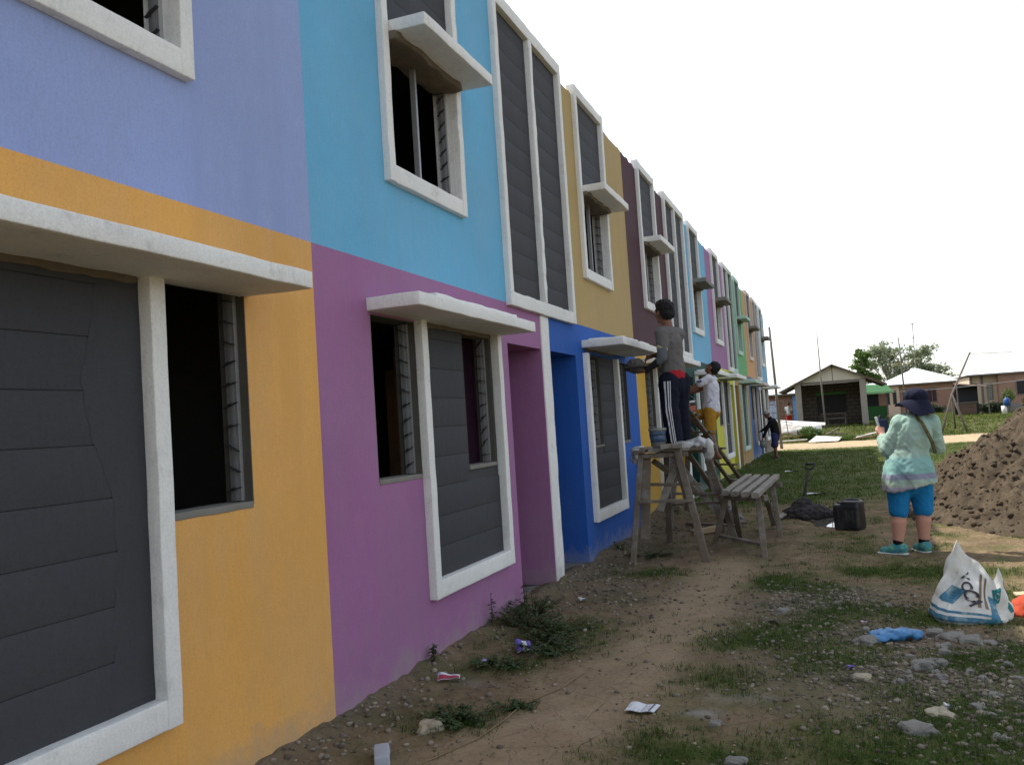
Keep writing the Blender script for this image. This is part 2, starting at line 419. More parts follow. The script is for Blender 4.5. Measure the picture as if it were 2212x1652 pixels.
trimesh('ground', np.stack([X, Y, Z], -1).reshape(-1, 3), F, ground_mat(), attrs={'grass': grassm(X, Y).ravel(), 'gravel': gravelm(X, Y).ravel(), 'path': pathm(X, Y).ravel(), 'road': roadm(X, Y).ravel(), 'lime': (np.exp(-((X-1.78)/.13)**2-((Y-4.47)/.09)**2)+.6*np.exp(-((X-1.95)/.3)**2-((Y-4.75)/.15)**2)+.8*np.exp(-((X-2.1)/.5)**2-((Y-19.5)/.5)**2)+.5*np.exp(-((X-.45)/.25)**2-((Y-4.75)/.12)**2)).ravel()}, smooth=True)['kind'] = 'structure'

# ------------------------------------------------------------------ row houses
Y0, W = 3.92, 3.84
ZS, ZT = 2.545, 5.18
WHITE = plaster('white_paint', (.84, .83, .79), .35, 1.3, dirty=True)
PALEGREEN = plaster('pale_green_paint', (.50, .64, .56), .3)
PALEPEACH = plaster('pale_peach_paint', (.66, .58, .53), .3)
GREYP = plaster('charcoal_paint', (.056, .057, .064), .7, 1.2, stain=(.09, .085, .08))
CEMENT = simple('bare_cement', (.20, .19, .165), .9, .25, 6, 40, .5)
MORTAR = simple('rough_mortar', (.14, .115, .085), .95, .35, 14, 50, .8)
REVEAL = simple('grey_reveal', (.085, .080, .068), .9, .3, 8, 40, .5)
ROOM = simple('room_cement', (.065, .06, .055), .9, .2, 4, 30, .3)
ALU = simple('aluminium', (.42, .42, .42), .45, .2, 30, 80, .1, metal=.6)
CLIP = simple('dark_clip', (.035, .035, .038), .6, .3, 30, 80, .1)
WOODD = simple('brown_door_wood', (.16, .085, .04), .6, .3, 12, 60, .2)
GALV = simple('galvanised_sheet', (.55, .56, .57), .4, .1, 3, 30, .1, metal=.5)
HC = [  # upper colour, lower colour, upper frame paint, words
 ('lilac', (.32, .40, .70), 'orange', (.80, .415, .105)),
 ('sky blue', (.15, .46, .70), 'purple', (.37, .152, .325)),
 ('ochre gold', (.47, .33, .125), 'bright blue', (.012, .105, .45)),
 ('maroon', (.075, .026, .035), 'mustard yellow', (.64, .38, .045)),
 ('light blue', (.16, .45, .68), 'dark teal', (.008, .060, .045)),
 ('mauve pink', (.34, .155, .33), 'lemon yellow', (.62, .58, .035)),
 ('leaf green', (.14, .40, .16), 'tan', (.40, .25, .085)),
 ('peach orange', (.60, .32, .13), 'steel blue', (.055, .135, .33)),
 ('pale blue', (.16, .38, .60), 'grey brown', (.20, .15, .11))]
COURSE = {}
def courses(mesh_parent, y0, y1, z0, z1, x, skip=None, h=.2, gap=.003, seed=0):
    """block courses of a charcoal infill, each its own piece with a recessed joint"""
    z = z0; k = 0
    while z < z1-.01:
        zt = min(z+h, z1); ya, yb = y0, y1
        if skip and zt > skip[2]+.02:
            ya, yb = (y0, skip[0]) if abs(skip[1]-y1) < .06 else (skip[1], y1)
        key = (round(yb-ya, 3), round(zt-z, 3), gap)
        if key not in COURSE:
            COURSE[key] = MB().rbox((-.02, 0, 0), (.006, key[0], key[1]-gap), .0025 if gap > .0025 else .0008, .18, .0012, 7., len(COURSE)).mesh('block_course', True)
        o = mkobj('block_course', COURSE[key], GREYP, mesh_parent); o.location = (x, ya, z+gap/2)
        z = zt; k += 1
def jalousie(parent, ys, z0, z1, x=-.075, fine=True, seed=0):
    """glassless louvre window: side channels and the clips that hold the blades. ys: [(y, direction into the opening)]"""
    rnd = random.Random(seed)
    for (y, d) in ys:
        mb = MB(); a, b = sorted((y, y+d*.014)); mb.box((x-.035, a, z0), (x+.030, b, z1))
        a, b = sorted((y+d*.014, y+d*.024)); mb.box((x-.008, a, z0), (x+.006, b, z1)); mb.box((x+.018, a, z0), (x+.030, b, z1))
        n = int((z1-z0)/.092); cl = []
        ang = rnd.choice((.2, .5, -.3))
        for k in range(n):
            zz = z0+(k+.55)*(z1-z0)/n
            if rnd.random() < .45: ang = rnd.uniform(-.7, .9)
            t = ang+rnd.uniform(-.12, .12)
            M = np.array([[math.cos(t), 0, -math.sin(t)], [0, 1, 0], [math.sin(t), 0, math.cos(t)]])
            c = MB(); c.obox((x, y+d*.034, zz), (.078, .018, .0035), M); c.obox((x-.012*math.cos(t), y+d*.030, zz+.004), (.024, .012, .006), M)
            cl.append(c)
        if fine:
            o = mb.build('window_channel', ALU, parent)
            for c in cl: c.build('louvre_clip', CLIP, o)
        else:
            mb.build('window_channel', ALU, parent)
            e = MB()
            for c in cl: e.v += [v for v in c.v]; 
            e = MB()
            for c in cl: e.add(np.concatenate(c.v), c.f)
            o = e.build('louvre_clips', CLIP, parent); o['kind'] = 'stuff'
def reveal(parent, y0, y1, z0, z1, x0, x1, mat, name='window_reveal'):
    e = .006; mb = MB()
    mb.box((x0, y0, z0-.0), (x1, y0+e, z1)); mb.box((x0, y1-e, z0), (x1, y1, z1))
    mb.box((x0, y0+e, z0), (x1, y1-e, z0+e)); mb.box((x0, y0+e, z1-e), (x1, y1-e, z1))
    mb.build(name, mat, parent)
for hi_, (un, uc, ln, lc) in enumerate(HC):
    k = hi_-1                                     # house Z is -1
    yl = Y0+k*W; yr = yl+W
    typeA = (k % 2 == 0)                          # the paired entrances are at the far side
    S = (lambda s, yl=yl: yl+s) if typeA else (lambda s, yr=yr: yr-s)
    R_ = lambda a, b: tuple(sorted((S(a), S(b))))
    fine = k <= 2
    root = empty('row_house', (0, yl+W/2, 0), 'two storey row house painted %s above and %s below' % (un, ln), 'house', 'painted row houses in one terrace')
    FR = {6: PALEGREEN, 7: PALEPEACH}.get(hi_, WHITE)
    mu = plaster(un.replace(' ', '_')+'_paint', uc, .45); ml = plaster(ln.replace(' ', '_')+'_paint', lc, .9 if ln == 'purple' else .5)
    rs = np.random.default_rng(100+hi_)
    # openings
    o1 = R_(.58, 1.15); oi = R_(1.225, 2.495); od = R_(2.84, 3.71)
    u0, u1 = (.86, 2.06) if typeA else ((1.12, 2.34) if k > 0 else (.90, 2.10))
    uw = R_(u0+.075, u1-.075); pn = R_(2.95, W)
    topz = lambda y, sd=hi_: ZT-.012+.022*float(fbm2(np.array([y]), np.array([sd*3.7]), 3.1, 5, 4)[0])+.02*float(vnoise(np.array([[y*11., sd, 0]]), 9)[0] > .35)
    mb = MB(); mb.wall(yl, yr, -.3, ZS, [(*o1, 1.22, 2.22), (*oi, .53, 2.24), (*od, -.3, 2.2)], -.15, 0.); mb.build('lower_wall', ml, root)
    mb = MB(); mb.wall(yl, yr, ZS, ZT, [(*uw, 3.20, ZT+.1), (*pn, 2.63, ZT+.1)], -.15, 0., topz); mb.build('upper_wall', mu, root)
    # shell of the rooms behind
    mb = MB()
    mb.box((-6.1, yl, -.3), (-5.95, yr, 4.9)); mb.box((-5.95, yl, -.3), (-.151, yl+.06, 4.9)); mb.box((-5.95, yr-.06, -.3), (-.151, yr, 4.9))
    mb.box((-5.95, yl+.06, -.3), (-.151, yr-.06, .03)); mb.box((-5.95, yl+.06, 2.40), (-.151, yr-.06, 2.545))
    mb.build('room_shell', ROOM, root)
    mb = MB(); mb.add([(-.152, yl, 5.02), (-.152, yr, 5.02), (-6.4, yr, 4.72), (-6.4, yl, 4.72), (-.152, yl, 4.98), (-.152, yr, 4.98), (-6.4, yr, 4.68), (-6.4, yl, 4.68)], [(0, 1, 2, 3), (7, 6, 5, 4), (0, 4, 5, 1), (3, 2, 6, 7), (0, 3, 7, 4), (1, 5, 6, 2)]); mb.build('roof_sheet', GALV, root)
    # entrance recess with its door
    a, b = od; mb = MB()
    for (p, q_) in ((a-.05, a), (b, b+.05)): mb.box((-1.0, p, .0), (-.1505, q_, 2.25))
    mb.box((-1.0, a, 2.2), (-.1505, b, 2.25)); mb.box((-1.05, a-.05, 2.05), (-1.0, b+.05, 2.25))
    for (p, q_) in ((a-.05, a+.04), (b-.04, b+.05)): mb.box((-1.05, p, 0), (-1.0, q_, 2.05))
    mb.build('entrance_recess', ml, root)
    MB().rbox((-1.0, a, -.2), (.04, b, .035), .01, .12, .008, 9, hi_).build('threshold', CEMENT, root, True)
    d = MB(); d.box((-1.075, a+.06, .04), (-1.03, b-.06, 2.0)); dobj = d.build('door', WOODD, root)
    d = MB(); [d.box((-1.1, p, .04), (-1.0, q_, 2.05)) for (p, q_) in ((a-.13, a-.055), (b+.055, b+.13))]; d.build('door_frame', WOODD, root)
    # charcoal infill of the lower frame and its narrow window
    o2 = R_(1.91, 2.445)
    bk = MB(); 
    bk.wall(oi[0], oi[1], .53, 2.24, [(*o2, 1.22, 2.22)], -.14, -.0115); inf = bk.build('infill_wall', GREYP, root)
    courses(inf, oi[0]+.001, oi[1]-.001, .53, 2.235, -.012, (o2[0], o2[1], 1.225), seed=hi_)
    if k == -1:   # smoothed over at one side, ragged edge
        zz = np.linspace(.56, 2.2, 90); ye = [oi[1]-.22+.07*float(vnoise(np.array([[z*1.7, 1, 0]]), 4)[0])+.012*float(vnoise(np.array([[z*9., 2, 0]]), 4)[0])+.006*float(vnoise(np.array([[z*37., 2, 0]]), 4)[0]) for z in zz]
        MB().add([(-.0044, oi[1]-.002, z) for z in zz]+[(-.0051, y, z) for y, z in zip(ye, zz)], [(i, i+1, i+91, i+90) for i in range(89)]).build('plaster_patch', GREYP, root)
    reveal(root, *o1, 1.22, 2.22, -.149, -.001, REVEAL); reveal(root, *o2, 1.22, 2.22, -.139, -.006, REVEAL)
    for (p, q_), sd_ in ((o1, 1), (o2, 2)):
        MB().rbox((-.15, p+.006, 1.205), (.004, q_-.006, 1.235), .004, .1, .002, 20, hi_+sd_).build('window_sill', CEMENT, root, True)
        jalousie(root, [(q_-.0065, -1), (p+.0065, 1)], 1.24, 2.21, fine=fine, seed=hi_*10+sd_)
    # white U frame round the infill
    f = R_(1.15, 2.57); pr = .056; sg = .05 if fine else .2
    MB().rbox((-.03, f[0], .42), (pr, f[0]+.082, 2.24), .006, sg, .0028, 7, hi_).build('frame_jamb', FR, root, True)
    MB().rbox((-.03, f[1]-.082, .42), (pr, f[1], 2.24), .006, sg, .0028, 7, hi_+50).build('frame_jamb', FR, root, True)
    MB().rbox((-.03, f[0]+.080, .42), (pr-.003, f[1]-.080, .535), .006, sg, .0028, 7, hi_+90).build('frame_sill', FR, root, True)
    # concrete canopy over the lower windows
    dep = (.36, .35, .46, .5, .42, .45, .45, .42, .5)[hi_]; zc = (2.185, 2.235, 2.30, 2.27, 2.25, 2.27, 2.27, 2.27, 2.27)[hi_]
    c = R_(.55, 2.58)
    MB().rbox((-.03, c[0], zc), (dep, c[1], zc+.078), .007, sg, .0038, 6, hi_+20).build('window_canopy', FR, root, True)
    rb = R_(.9, 2.3)
    if k != -1:
         MB().rbox((-.01, rb[0], zc+.065), (dep*.86, rb[1], zc+.115), .015, .06, .008, 8, hi_+21).build('mortar_ridge', FR if k != -1 else GREYP, root, True)
    MB().rbox((-.12, f[0]+.1, zc-.03), (.006, f[1]-.1, zc+.02), .006, .05, .007, 15, hi_+22).build('mortar_seam', MORTAR, root, True)
    if typeA:
        MB().rbox((-.10, yr-.115, -.3), (.012, yr+.115, 2.515), .008, .08, .003, 9, hi_).build('pilaster', WHITE, root, True)
    # upper window: frame to the roof edge, canopy, charcoal block above, mullion
    ft = 5.285; fu = R_(u0, u1)
    MB().rbox((-.05, fu[0], 3.09), (.048, fu[0]+.080, ft), .006, sg, .0028, 7, hi_+3).build('frame_jamb', FR, root, True)
    MB().rbox((-.05, fu[1]-.080, 3.09), (.048, fu[1], ft), .006, sg, .0028, 7, hi_+4).build('frame_jamb', FR, root, True)
    MB().rbox((-.13, fu[0]+.078, 3.09), (.045, fu[1]-.078, 3.205), .006, sg, .0028, 7, hi_+5).build('frame_sill', FR, root, True)
    MB().rbox((-.13, fu[0]+.078, 5.17), (.045, fu[1]-.078, ft-.004), .006, sg, .004, 7, hi_+6).build('frame_head', FR, root, True)
    cu = (fu[0]+.09, fu[1]+.03)
    cmat = CEMENT if hi_ in (4, 5, 7, 8) else FR
    MB().rbox((-.12, cu[0], 4.07), (.30, cu[1], 4.150), .007, sg, .0038, 6, hi_+7).build('window_canopy', cmat, root, True)
    MB().rbox((-.14, uw[0]+.006, 4.03), (.10, uw[1]-.006, 4.085), .012, .05, .016, 11, hi_+8).build('mortar_seam', MORTAR, root, True)
    bk = MB(); bk.box((-.14, uw[0], 4.16), (-.0115, uw[1], 5.175)); inf = bk.build('infill_wall', GREYP, root)
    courses(inf, uw[0]+.001, uw[1]-.001, 4.17, 5.17, -.012, gap=.001, seed=hi_)
    reveal(root, uw[0], uw[1], 3.20, 4.07, -.149, .0, FR)
    ym = (uw[0]+uw[1])/2
    mm = MB(); mm.box((-.075, ym-.011, 3.216), (-.04, ym+.011, 4.05)); [mm.box((-.045, ym-.010+j*.0085, 3.216), (-.036, ym-.0055+j*.0085, 4.05)) for j in range(3)]
    mm.build('window_mullion', ALU, root)
    jalousie(root, [(uw[1]-.0065, -1), (uw[0]+.0065, 1)], 3.22, 4.03, fine=fine, seed=hi_*10+7)
    # half of the tall charcoal panel shared with the neighbour
    bk = MB(); bk.box((-.14, pn[0], 2.63), (-.0115, pn[1], 5.175)); inf = bk.build('infill_wall', GREYP, root)
    courses(inf, pn[0]+.001, pn[1]-.001, 2.63, 5.17, -.012, gap=.001, seed=hi_+3)
    pj = R_(2.88, 2.96)
    MB().rbox((-.05, pj[0], 2.52), (.050, pj[1], 5.29), .006, sg, .0028, 7, hi_+11).build('panel_jamb', FR, root, True)
    pb = R_(2.958, W)
    MB().rbox((-.05, pb[0], 2.52), (.047, pb[1], 2.64), .004, sg, .004, 12, 7).build('panel_sill', FR, root, True)
    MB().rbox((-.14, pb[0], 5.17), (.047, pb[1], 5.286), .004, sg, .004, 12, 8).build('panel_head', FR, root, True)
    if typeA: MB().rbox((-.05, yr-.038, 2.638), (.050, yr+.038, 5.175), .010, sg, .004, 12, hi_+13).build('panel_mullion', FR, root, True)
# ------------------------------------------------------------------ things on the ground and people
WOOD = simple('weathered_wood', (.145, .115, .085), .9, .35, 9, 70, .5, dirt=(.22, .20, .17), dscale=7)
WOODL = simple('pale_weathered_wood', (.26, .235, .195), .9, .3, 10, 70, .5, dirt=(.13, .11, .085), dscale=9)
SKIN = simple('brown_skin', (.17, .075, .042), .55, .12, 12, 90, .1, spec=.4)
SKINL = simple('fair_skin', (.50, .25, .18), .55, .15, 14, 90, .1, spec=.4)
HAIR = simple('black_hair', (.008, .007, .007), .7, .4, 40, 140, .6)
def G(x, y): return float(gh(np.array([x]), np.array([y]))[0])
P = lambda *a: np.array(a, float)
def fingers(mb, w, d, side, up, curl=.6, r=.0085, L=.075):
    """palm at w, fingers along d, spread along side, curling towards up"""
    w = P(*w); d = P(*d)/np.linalg.norm(d); side = P(*side)/np.linalg.norm(side); up = P(*up)/np.linalg.norm(up)
    pe = w+d*.085
    mb.cap(w+side*.012, pe+side*.022, .021, .019); mb.cap(w-side*.012, pe-side*.022, .021, .019); mb.cap(w, pe, .022, .019)
    for k, s in enumerate((.033, .011, -.011, -.032)):
        l = L*(.88, 1., .95, .75)[k]; a = pe+side*s; b = a+(d*math.cos(curl)+up*math.sin(curl))*l*.5
        c = b+(d*math.cos(curl*2.1)+up*math.sin(curl*2.1))*l*.5
        mb.cap(a, b, r*1.1, r); mb.cap(b, c, r, r*.85)
    t0 = w+side*.025+d*.02; t1 = t0+side*.03+d*.025+up*.012; t2 = t1+d*.026+up*.018+side*.004
    mb.cap(t0, t1, .013, .011); mb.cap(t1, t2, .0105, .009)
def foot(mb, ank, d, r=.045, L=.22):
    d = P(*d); d[2] = 0; d /= np.linalg.norm(d); z0 = ank[2]-.07
    heel = P(ank[0], ank[1], z0+.032)-d*.045; ball = P(ank[0], ank[1], z0+.026)+d*L*.5
    mb.cap(ank, heel, .036, .034); mb.cap(ank, ball, .036, .03); mb.cap(heel, ball, .034, .034, flat=.8)
    sd = np.cross(d, P(0, 0, 1))
    for k in range(5):
        a = ball+sd*(-.034+k*.017); b = a+d*(.05 if k in (0,) else .045-.004*k)-P(0, 0, .006); mb.cap(a, b, .013, .010)
def head(mb, c, fwd, up, s=1.0):
    fwd = P(*fwd); fwd /= np.linalg.norm(fwd); up = P(*up); up = up-fwd*(up@fwd); up /= np.linalg.norm(up); sd = np.cross(fwd, up)
    M = np.stack([sd, fwd, up], 1); c = P(*c)
    q = lambda a, b, e: c+s*(sd*a+fwd*b+up*e)
    mb.ell(q(0, -.012, .025), (s*.073, s*.092, s*.090), M); mb.ell(q(0, .018, -.045), (s*.058, s*.068, s*.072), M)
    mb.ell(q(0, .055, -.085), (s*.035, s*.03, s*.028), M)                       # chin
    mb.cap(q(0, .083, .005), q(0, .100, -.028), s*.009, s*.014)                 # nose
    mb.ell(q(0, .082, -.058), (s*.024, s*.010, s*.010), M)                      # lips
    mb.cap(q(-.045, .074, .022), q(.045, .074, .022), s*.012, s*.012)           # brow
    for e in (-1, 1):
        mb.ell(q(e*.077, -.005, -.012), (s*.012, s*.022, s*.032), M)            # ears
        mb.ell(q(e*.040, .066, -.030), (s*.02, s*.02, s*.02), M)
    return M, q
def eyes(parent, q, s=1.0):
    w = simple('eye', (.02, .015, .012), .2, .1, 10, 10, 0)
    for e in (-1, 1): MB().ell(q(e*.031, .081, .004), (.009*s, .009*s, .007*s)).build('eye', w, parent, True)
def cloth(name, col, var=.15, rough=.9, scale=10, bstr=.35):
    return simple(name, col, rough, var, scale, 220, bstr, spec=.15)
def folds(a, f, seed, ax=(1, 1, .45)):
    def fn(V):
        w = V+.05*np.stack([vnoise(V*4+j*9, seed+j) for j in range(3)], -1)
        r = 1-2*np.abs(vnoise(w*f*np.array(ax), seed)); d = 1-2*np.abs(vnoise((w@np.array([[.8, 0, -.6], [0, 1, 0], [.6, 0, .8]]))*f*1.7*np.array((1.3, 1.3, .35)), seed+1))
        return a*(.8*r+.5*d*d*np.sign(d)+.25*vnoise(V*f*4, seed+3))-a*.3
    return fn

# --- worker on the trestle, striped trousers
TT = 1.165
wk = empty('person', (.86, 9.55, TT), 'worker in grey shirt and striped dark trousers standing on the tall wooden trestle', 'person', 'workers painting the houses')
F1 = P(-.82, .57, 0); S1 = P(.57, .82, 0)             # facing, his right-hand side
b = MB()
pel = P(.875, 9.55, 1.93); chest = P(.865, 9.56, 2.30); nk = P(.85, 9.545, 2.46)
hipL = pel-S1*.085-P(0, 0, .05); hipR = pel+S1*.085-P(0, 0, .05)
knL = P(.82, 9.46, 1.60); knR = P(.90, 9.66, 1.58); anL = P(.855, 9.44, TT+.085); anR = P(.905, 9.70, TT+.085)
shL = P(.80, 9.42, 2.405); shR = P(.93, 9.66, 2.40)
elL = P(.80, 9.34, 2.12); wrL = P(.60, 9.36, 2.015); elR = P(.80, 9.74, 2.16); wrR = P(.675, 9.55, 2.19)
b.cap(pel, P(.87, 9.55, 2.08), .125, .115, flat=.8, up=F1); b.cap(P(.87, 9.55, 2.08), chest, .115, .135, flat=.78, up=F1); b.cap(chest, nk, .10, .055)
b.cap(nk-P(0, 0, .03), P(.825, 9.56, 2.575), .064, .060); b.cap(shL, shR, .058, .058)
for h, kk, an in ((hipL, knL, anL), (hipR, knR, anR)): b.cap(h, kk, .082, .058); b.cap(kk, an+(kk-an)*.62, .056, .054); b.cap(an+(kk-an)*.62, an, .054, .036); foot(b, an, F1)
for s_, e_, w_ in ((shL, elL, wrL), (shR, elR, wrR)): b.cap(s_, e_, .048, .039); b.cap(e_, e_+(w_-e_)*.3, .039, .04); b.cap(e_+(w_-e_)*.3, w_, .04, .026)
fingers(b, wrL, (-.9, .1, -.1), (.1, -1, .1), (0, .2, 1), .9); fingers(b, wrR, (-.8, -.4, -.25), (.3, -.8, .5), (-.3, 0, -1), .9)
M, q = head(b, (.805, 9.575, 2.650), (-.80, .60, .10), (0, 0, 1), 1.08)
body = blob('body', b, .0085, SKIN, wk, 2); eyes(body, q)
hb = MB(); hb.ell(q(0, -.022, .046), (.097, .116, .103), M); hb.ell(q(0, -.055, -.005), (.089, .080, .086), M); hb.ell(q(0, .02, .085), (.08, .08, .052), M)
blob('hair', hb, .008, HAIR, wk, 1, .010, 55, 3)
GREYSH = cloth('grey_shirt', (.135, .125, .12)); NAVY = cloth('navy_trousers', (.010, .011, .022)); REDB = cloth('red_waistband', (.38, .02, .03)); WHT = cloth('white_stripe', (.62, .62, .62)); DSLV = cloth('dark_sleeve', (.02, .02, .022)); GSL = cloth('blue_grey_sleeve', (.10, .115, .12)); CREAM = cloth('cream_band', (.42, .38, .25))
t = MB(); t.cap(pel+P(0, 0, .06), P(.87, 9.55, 2.12), .140, .135, flat=.82, up=F1); t.cap(P(.87, 9.55, 2.12), chest, .135, .15, flat=.80, up=F1); t.cap(chest, nk-P(0, 0, .03), .13, .072); t.cap(shL, shR, .078, .078)
t.cap(shL, shL+(elL-shL)*.52, .074, .066); t.cap(shR, shR+(elR-shR)*.6, .078, .070)
blob('shirt', t, .011, GREYSH, wk, 3, fold=folds(.012, 8, 4))
t = MB(); t.cap(shL+(elL-shL)*.50, shL+(elL-shL)*.57, .0655, .0655); blob('sleeve_band', t, .009, CREAM, wk, 2)
t = MB(); t.cap(shL+(elL-shL)*.57, elL+P(0, 0, .02), .060, .056); t.cap(elL+P(0, 0, .02), elL+(wrL-elL)*.18, .054, .05); blob('under_sleeve', t, .009, GSL, wk, 2, fold=folds(.004, 14, 5))
t = MB(); t.cap(elL+(wrL-elL)*.15, wrL-(wrL-elL)*.06, .047, .033); blob('arm_warmer', t, .009, DSLV, wk, 2, fold=folds(.003, 18, 6))
t = MB(); t.cap(elR, wrR-(wrR-elR)*.1, .047, .033); blob('arm_warmer', t, .009, DSLV, wk, 2)
t = MB(); t.cap(pel-P(0, 0, .02), pel+P(0, 0, .035), .139, .137, flat=.84, up=F1); wb = blob('waistband', t, .010, REDB, wk, 2)
t = MB(); t.cap(pel-P(0, 0, .08), pel-P(0, 0, .035), .146, .142, flat=.86, up=F1)
for h, kk, an in ((hipL, knL, anL), (hipR, knR, anR)): t.cap(h, kk, .116, .098); t.cap(kk, an+P(0, 0, .0), .098, .088)
tr = blob('trousers', t, .011, NAVY, wk, 3, fold=folds(.009, 8, 8))
# three stripes following the outer seam of the near leg
def surf_offset(path, dirs, rad, off): return [path[i]+dirs[i]*(rad[i]+off) for i in range(len(path))]
out = P(.12, -.99, 0)
from mathutils.bvhtree import BVHTree
def bvh(o): return BVHTree.FromPolygons([v.co[:] for v in o.data.vertices], [tuple(p.vertices) for p in o.data.polygons])
tb_ = bvh(tr)
for k in range(3):
    rows = []
    for i in range(40):
        t_ = i/39; c = hipL+(knL-hipL)*(t_/.45) if t_ < .45 else knL+(anL-P(0, 0, .05)-knL)*((t_-.45)/.55)
        row = []
        for w_ in (-.075, .075):
            ang = (k-1)*.30+w_+.05; dd = out*math.cos(ang)+F1*math.sin(ang); hit = tb_.ray_cast(Vector(c+dd*.4), Vector(-dd))
            row.append(P(*hit[0])+dd*.0025 if hit[0] is not None else None)
        if row[0] is not None and row[1] is not None and np.linalg.norm(row[0]-c) < .16: rows.append(row)
    v_ = [p for r in rows for p in r]; MB().add(v_, [(2*i, 2*i+1, 2*i+3, 2*i+2) for i in range(len(rows)-1)]).build('side_stripe', WHT, tr)
hk = empty('plaster_hawk', (.50, 9.36, 2.05), 'dark mortar board held in the left hand of the worker on the trestle', 'hawk')
DK = simple('dark_mortar_board', (.05, .045, .04), .8, .3, 20, 80, .4); MT = simple('wet_mortar', (.075, .068, .06), .8, .3, 25, 60, .7)
MB().rbox((.36, 9.22, 2.052), (.62, 9.46, 2.066), .004, .06, .003, 9, 2).build('board', DK, hk, True)
hm = MB(); hm.ell((.50, 9.34, 2.075), (.105, .09, .085)); hm.ell((.44, 9.36, 2.065), (.07, .06, .05)); blob('mortar_load', hm, .012, MT, hk, 2, .012, 40, 2)
MB().tube([(.50, 9.35, 2.055), (.52, 9.355, 1.985)], .016, 8).build('handle', WOODL, hk)
tw = empty('trowel', (.60, 9.50, 2.15), 'small trowel in the right hand of the worker on the trestle', 'trowel')
MB().add([(.60, 9.50, 2.15), (.53, 9.41, 2.135), (.47, 9.42, 2.13), (.55, 9.47, 2.148), (.60, 9.50, 2.145), (.53, 9.41, 2.13), (.47, 9.42, 2.125), (.55, 9.47, 2.143)], [(0, 1, 2, 3), (7, 6, 5, 4), (0, 4, 5, 1), (1, 5, 6, 2), (2, 6, 7, 3), (3, 7, 4, 0)]).build('blade', ALU, tw)
MB().tube([(.60, 9.50, 2.15), (.65, 9.535, 2.18), (.70, 9.55, 2.185)], .012, 8).build('handle', WOODL, tw)

# --- the tall trestle
ts = empty('trestle', (.8, 9.6, 0), 'tall rough wooden trestle carrying the worker in striped trousers', 'trestle')
def bm_(name, p0, p1, w, h, par, mat=WOOD, up=(0, 1, 0), seed=1): return MB().beam(p0, p1, w, h, up, 7, .004, seed).build(name, mat, par)
gz = lambda x, y, d=.03: G(x, y)-d
bm_('leg', (.445, 8.80, gz(.445, 8.8)), (.53, 9.16, 1.12), .055, .04, ts, seed=2)
bm_('leg', (1.175, 8.97, gz(1.175, 8.97)), (.905, 9.17, 1.20), .075, .04, ts, seed=3)
bm_('leg', (.50, 10.55, gz(.5, 10.55)), (.62, 10.12, 1.10), .07, .045, ts, seed=4)
bm_('leg', (1.30, 10.45, gz(1.3, 10.45)), (1.06, 10.14, 1.10), .07, .045, ts, seed=5)
bm_('leg_splint', (.545, 9.02, .24), (.575, 9.20, 1.10), .10, .035, ts, seed=6)
bm_('leg_splint', (1.03, 9.12, .5), (.86, 9.20, 1.16), .07, .035, ts, seed=16)
bm_('rung', (.52, 8.985, .63), (1.05, 9.06, .625), .07, .03, ts, seed=7, up=(0, 0, 1))
bm_('rung', (.53, 9.36, .78), (1.10, 9.46, .755), .06, .03, ts, seed=8, up=(0, 0, 1))
bm_('rung', (.50, 10.40, .45), (1.24, 10.34, .47), .06, .03, ts, seed=9, up=(0, 0, 1))
bm_('brace', (.66, 9.30, .50), (.86, 9.52, 1.06), .075, .03, ts, WOODL, seed=10)
bm_('brace', (.58, 9.55, 1.02), (.95, 10.05, .62), .06, .03, ts, seed=11)
bm_('cross_beam', (.44, 9.18, 1.10), (1.02, 9.20, 1.095), .09, .05, ts, seed=12, up=(0, 0, 1))
bm_('cross_beam', (.50, 10.12, 1.09), (1.20, 10.14, 1.09), .09, .05, ts, seed=13, up=(0, 0, 1))
for k_, (xa, xb_) in enumerate(((.52, .55), (.68, .66), (.84, .80), (.98, .97), (1.10, 1.12))):
    bm_('deck_plank', (xa, 9.08+.03*k_, 1.148), (xb_, 10.26-.04*k_, 1.145), .125, .030, ts, WOODL if k_ % 2 else WOOD, (0, 0, 1), 20+k_)
bm_('off_cut', (.76, 9.10, 1.185), (.98, 9.13, 1.19), .07, .05, ts, WOODL, (0, 0, 1), 31)
bm_('off_cut', (.46, 9.16, 1.178), (.66, 9.20, 1.175), .05, .03, ts, WOODL, (0, 0, 1), 32)
# a second, lower trestle behind it
t2 = empty('trestle', (.75, 12.0, 0), 'second dark trestle standing between the tall trestle and the ladder', 'trestle')
for k_, (a, c) in enumerate((((.38, 11.15), (.50, 11.45, 1.02)), ((1.05, 11.2), (.88, 11.45, 1.02)), ((.30, 13.0), (.44, 12.7, 1.0)), ((.80, 12.95), (.74, 12.7, 1.0)), ((.92, 13.3), (.62, 11.6, 1.0)))): bm_('leg', (*a, gz(*a)), c, .07, .045, t2, seed=120+k_)
bm_('cross_beam', (.40, 11.45, 1.03), (.98, 11.47, 1.03), .08, .05, t2, seed=126, up=(0, 0, 1)); bm_('cross_beam', (.36, 12.7, 1.02), (.84, 12.72, 1.02), .08, .05, t2, seed=127, up=(0, 0, 1))
bm_('rung', (.42, 11.3, .5), (1.0, 11.32, .48), .06, .03, t2, seed=128, up=(0, 0, 1)); bm_('brace', (.98, 11.28, .25), (.50, 11.42, .92), .07, .03, t2, WOODL, seed=129)
for k_, xx in enumerate((.48, .64, .80)): bm_('deck_plank', (xx, 11.3, 1.065), (xx-.03, 12.9, 1.06), .12, .03, t2, WOOD, (0, 0, 1), 130+k_)
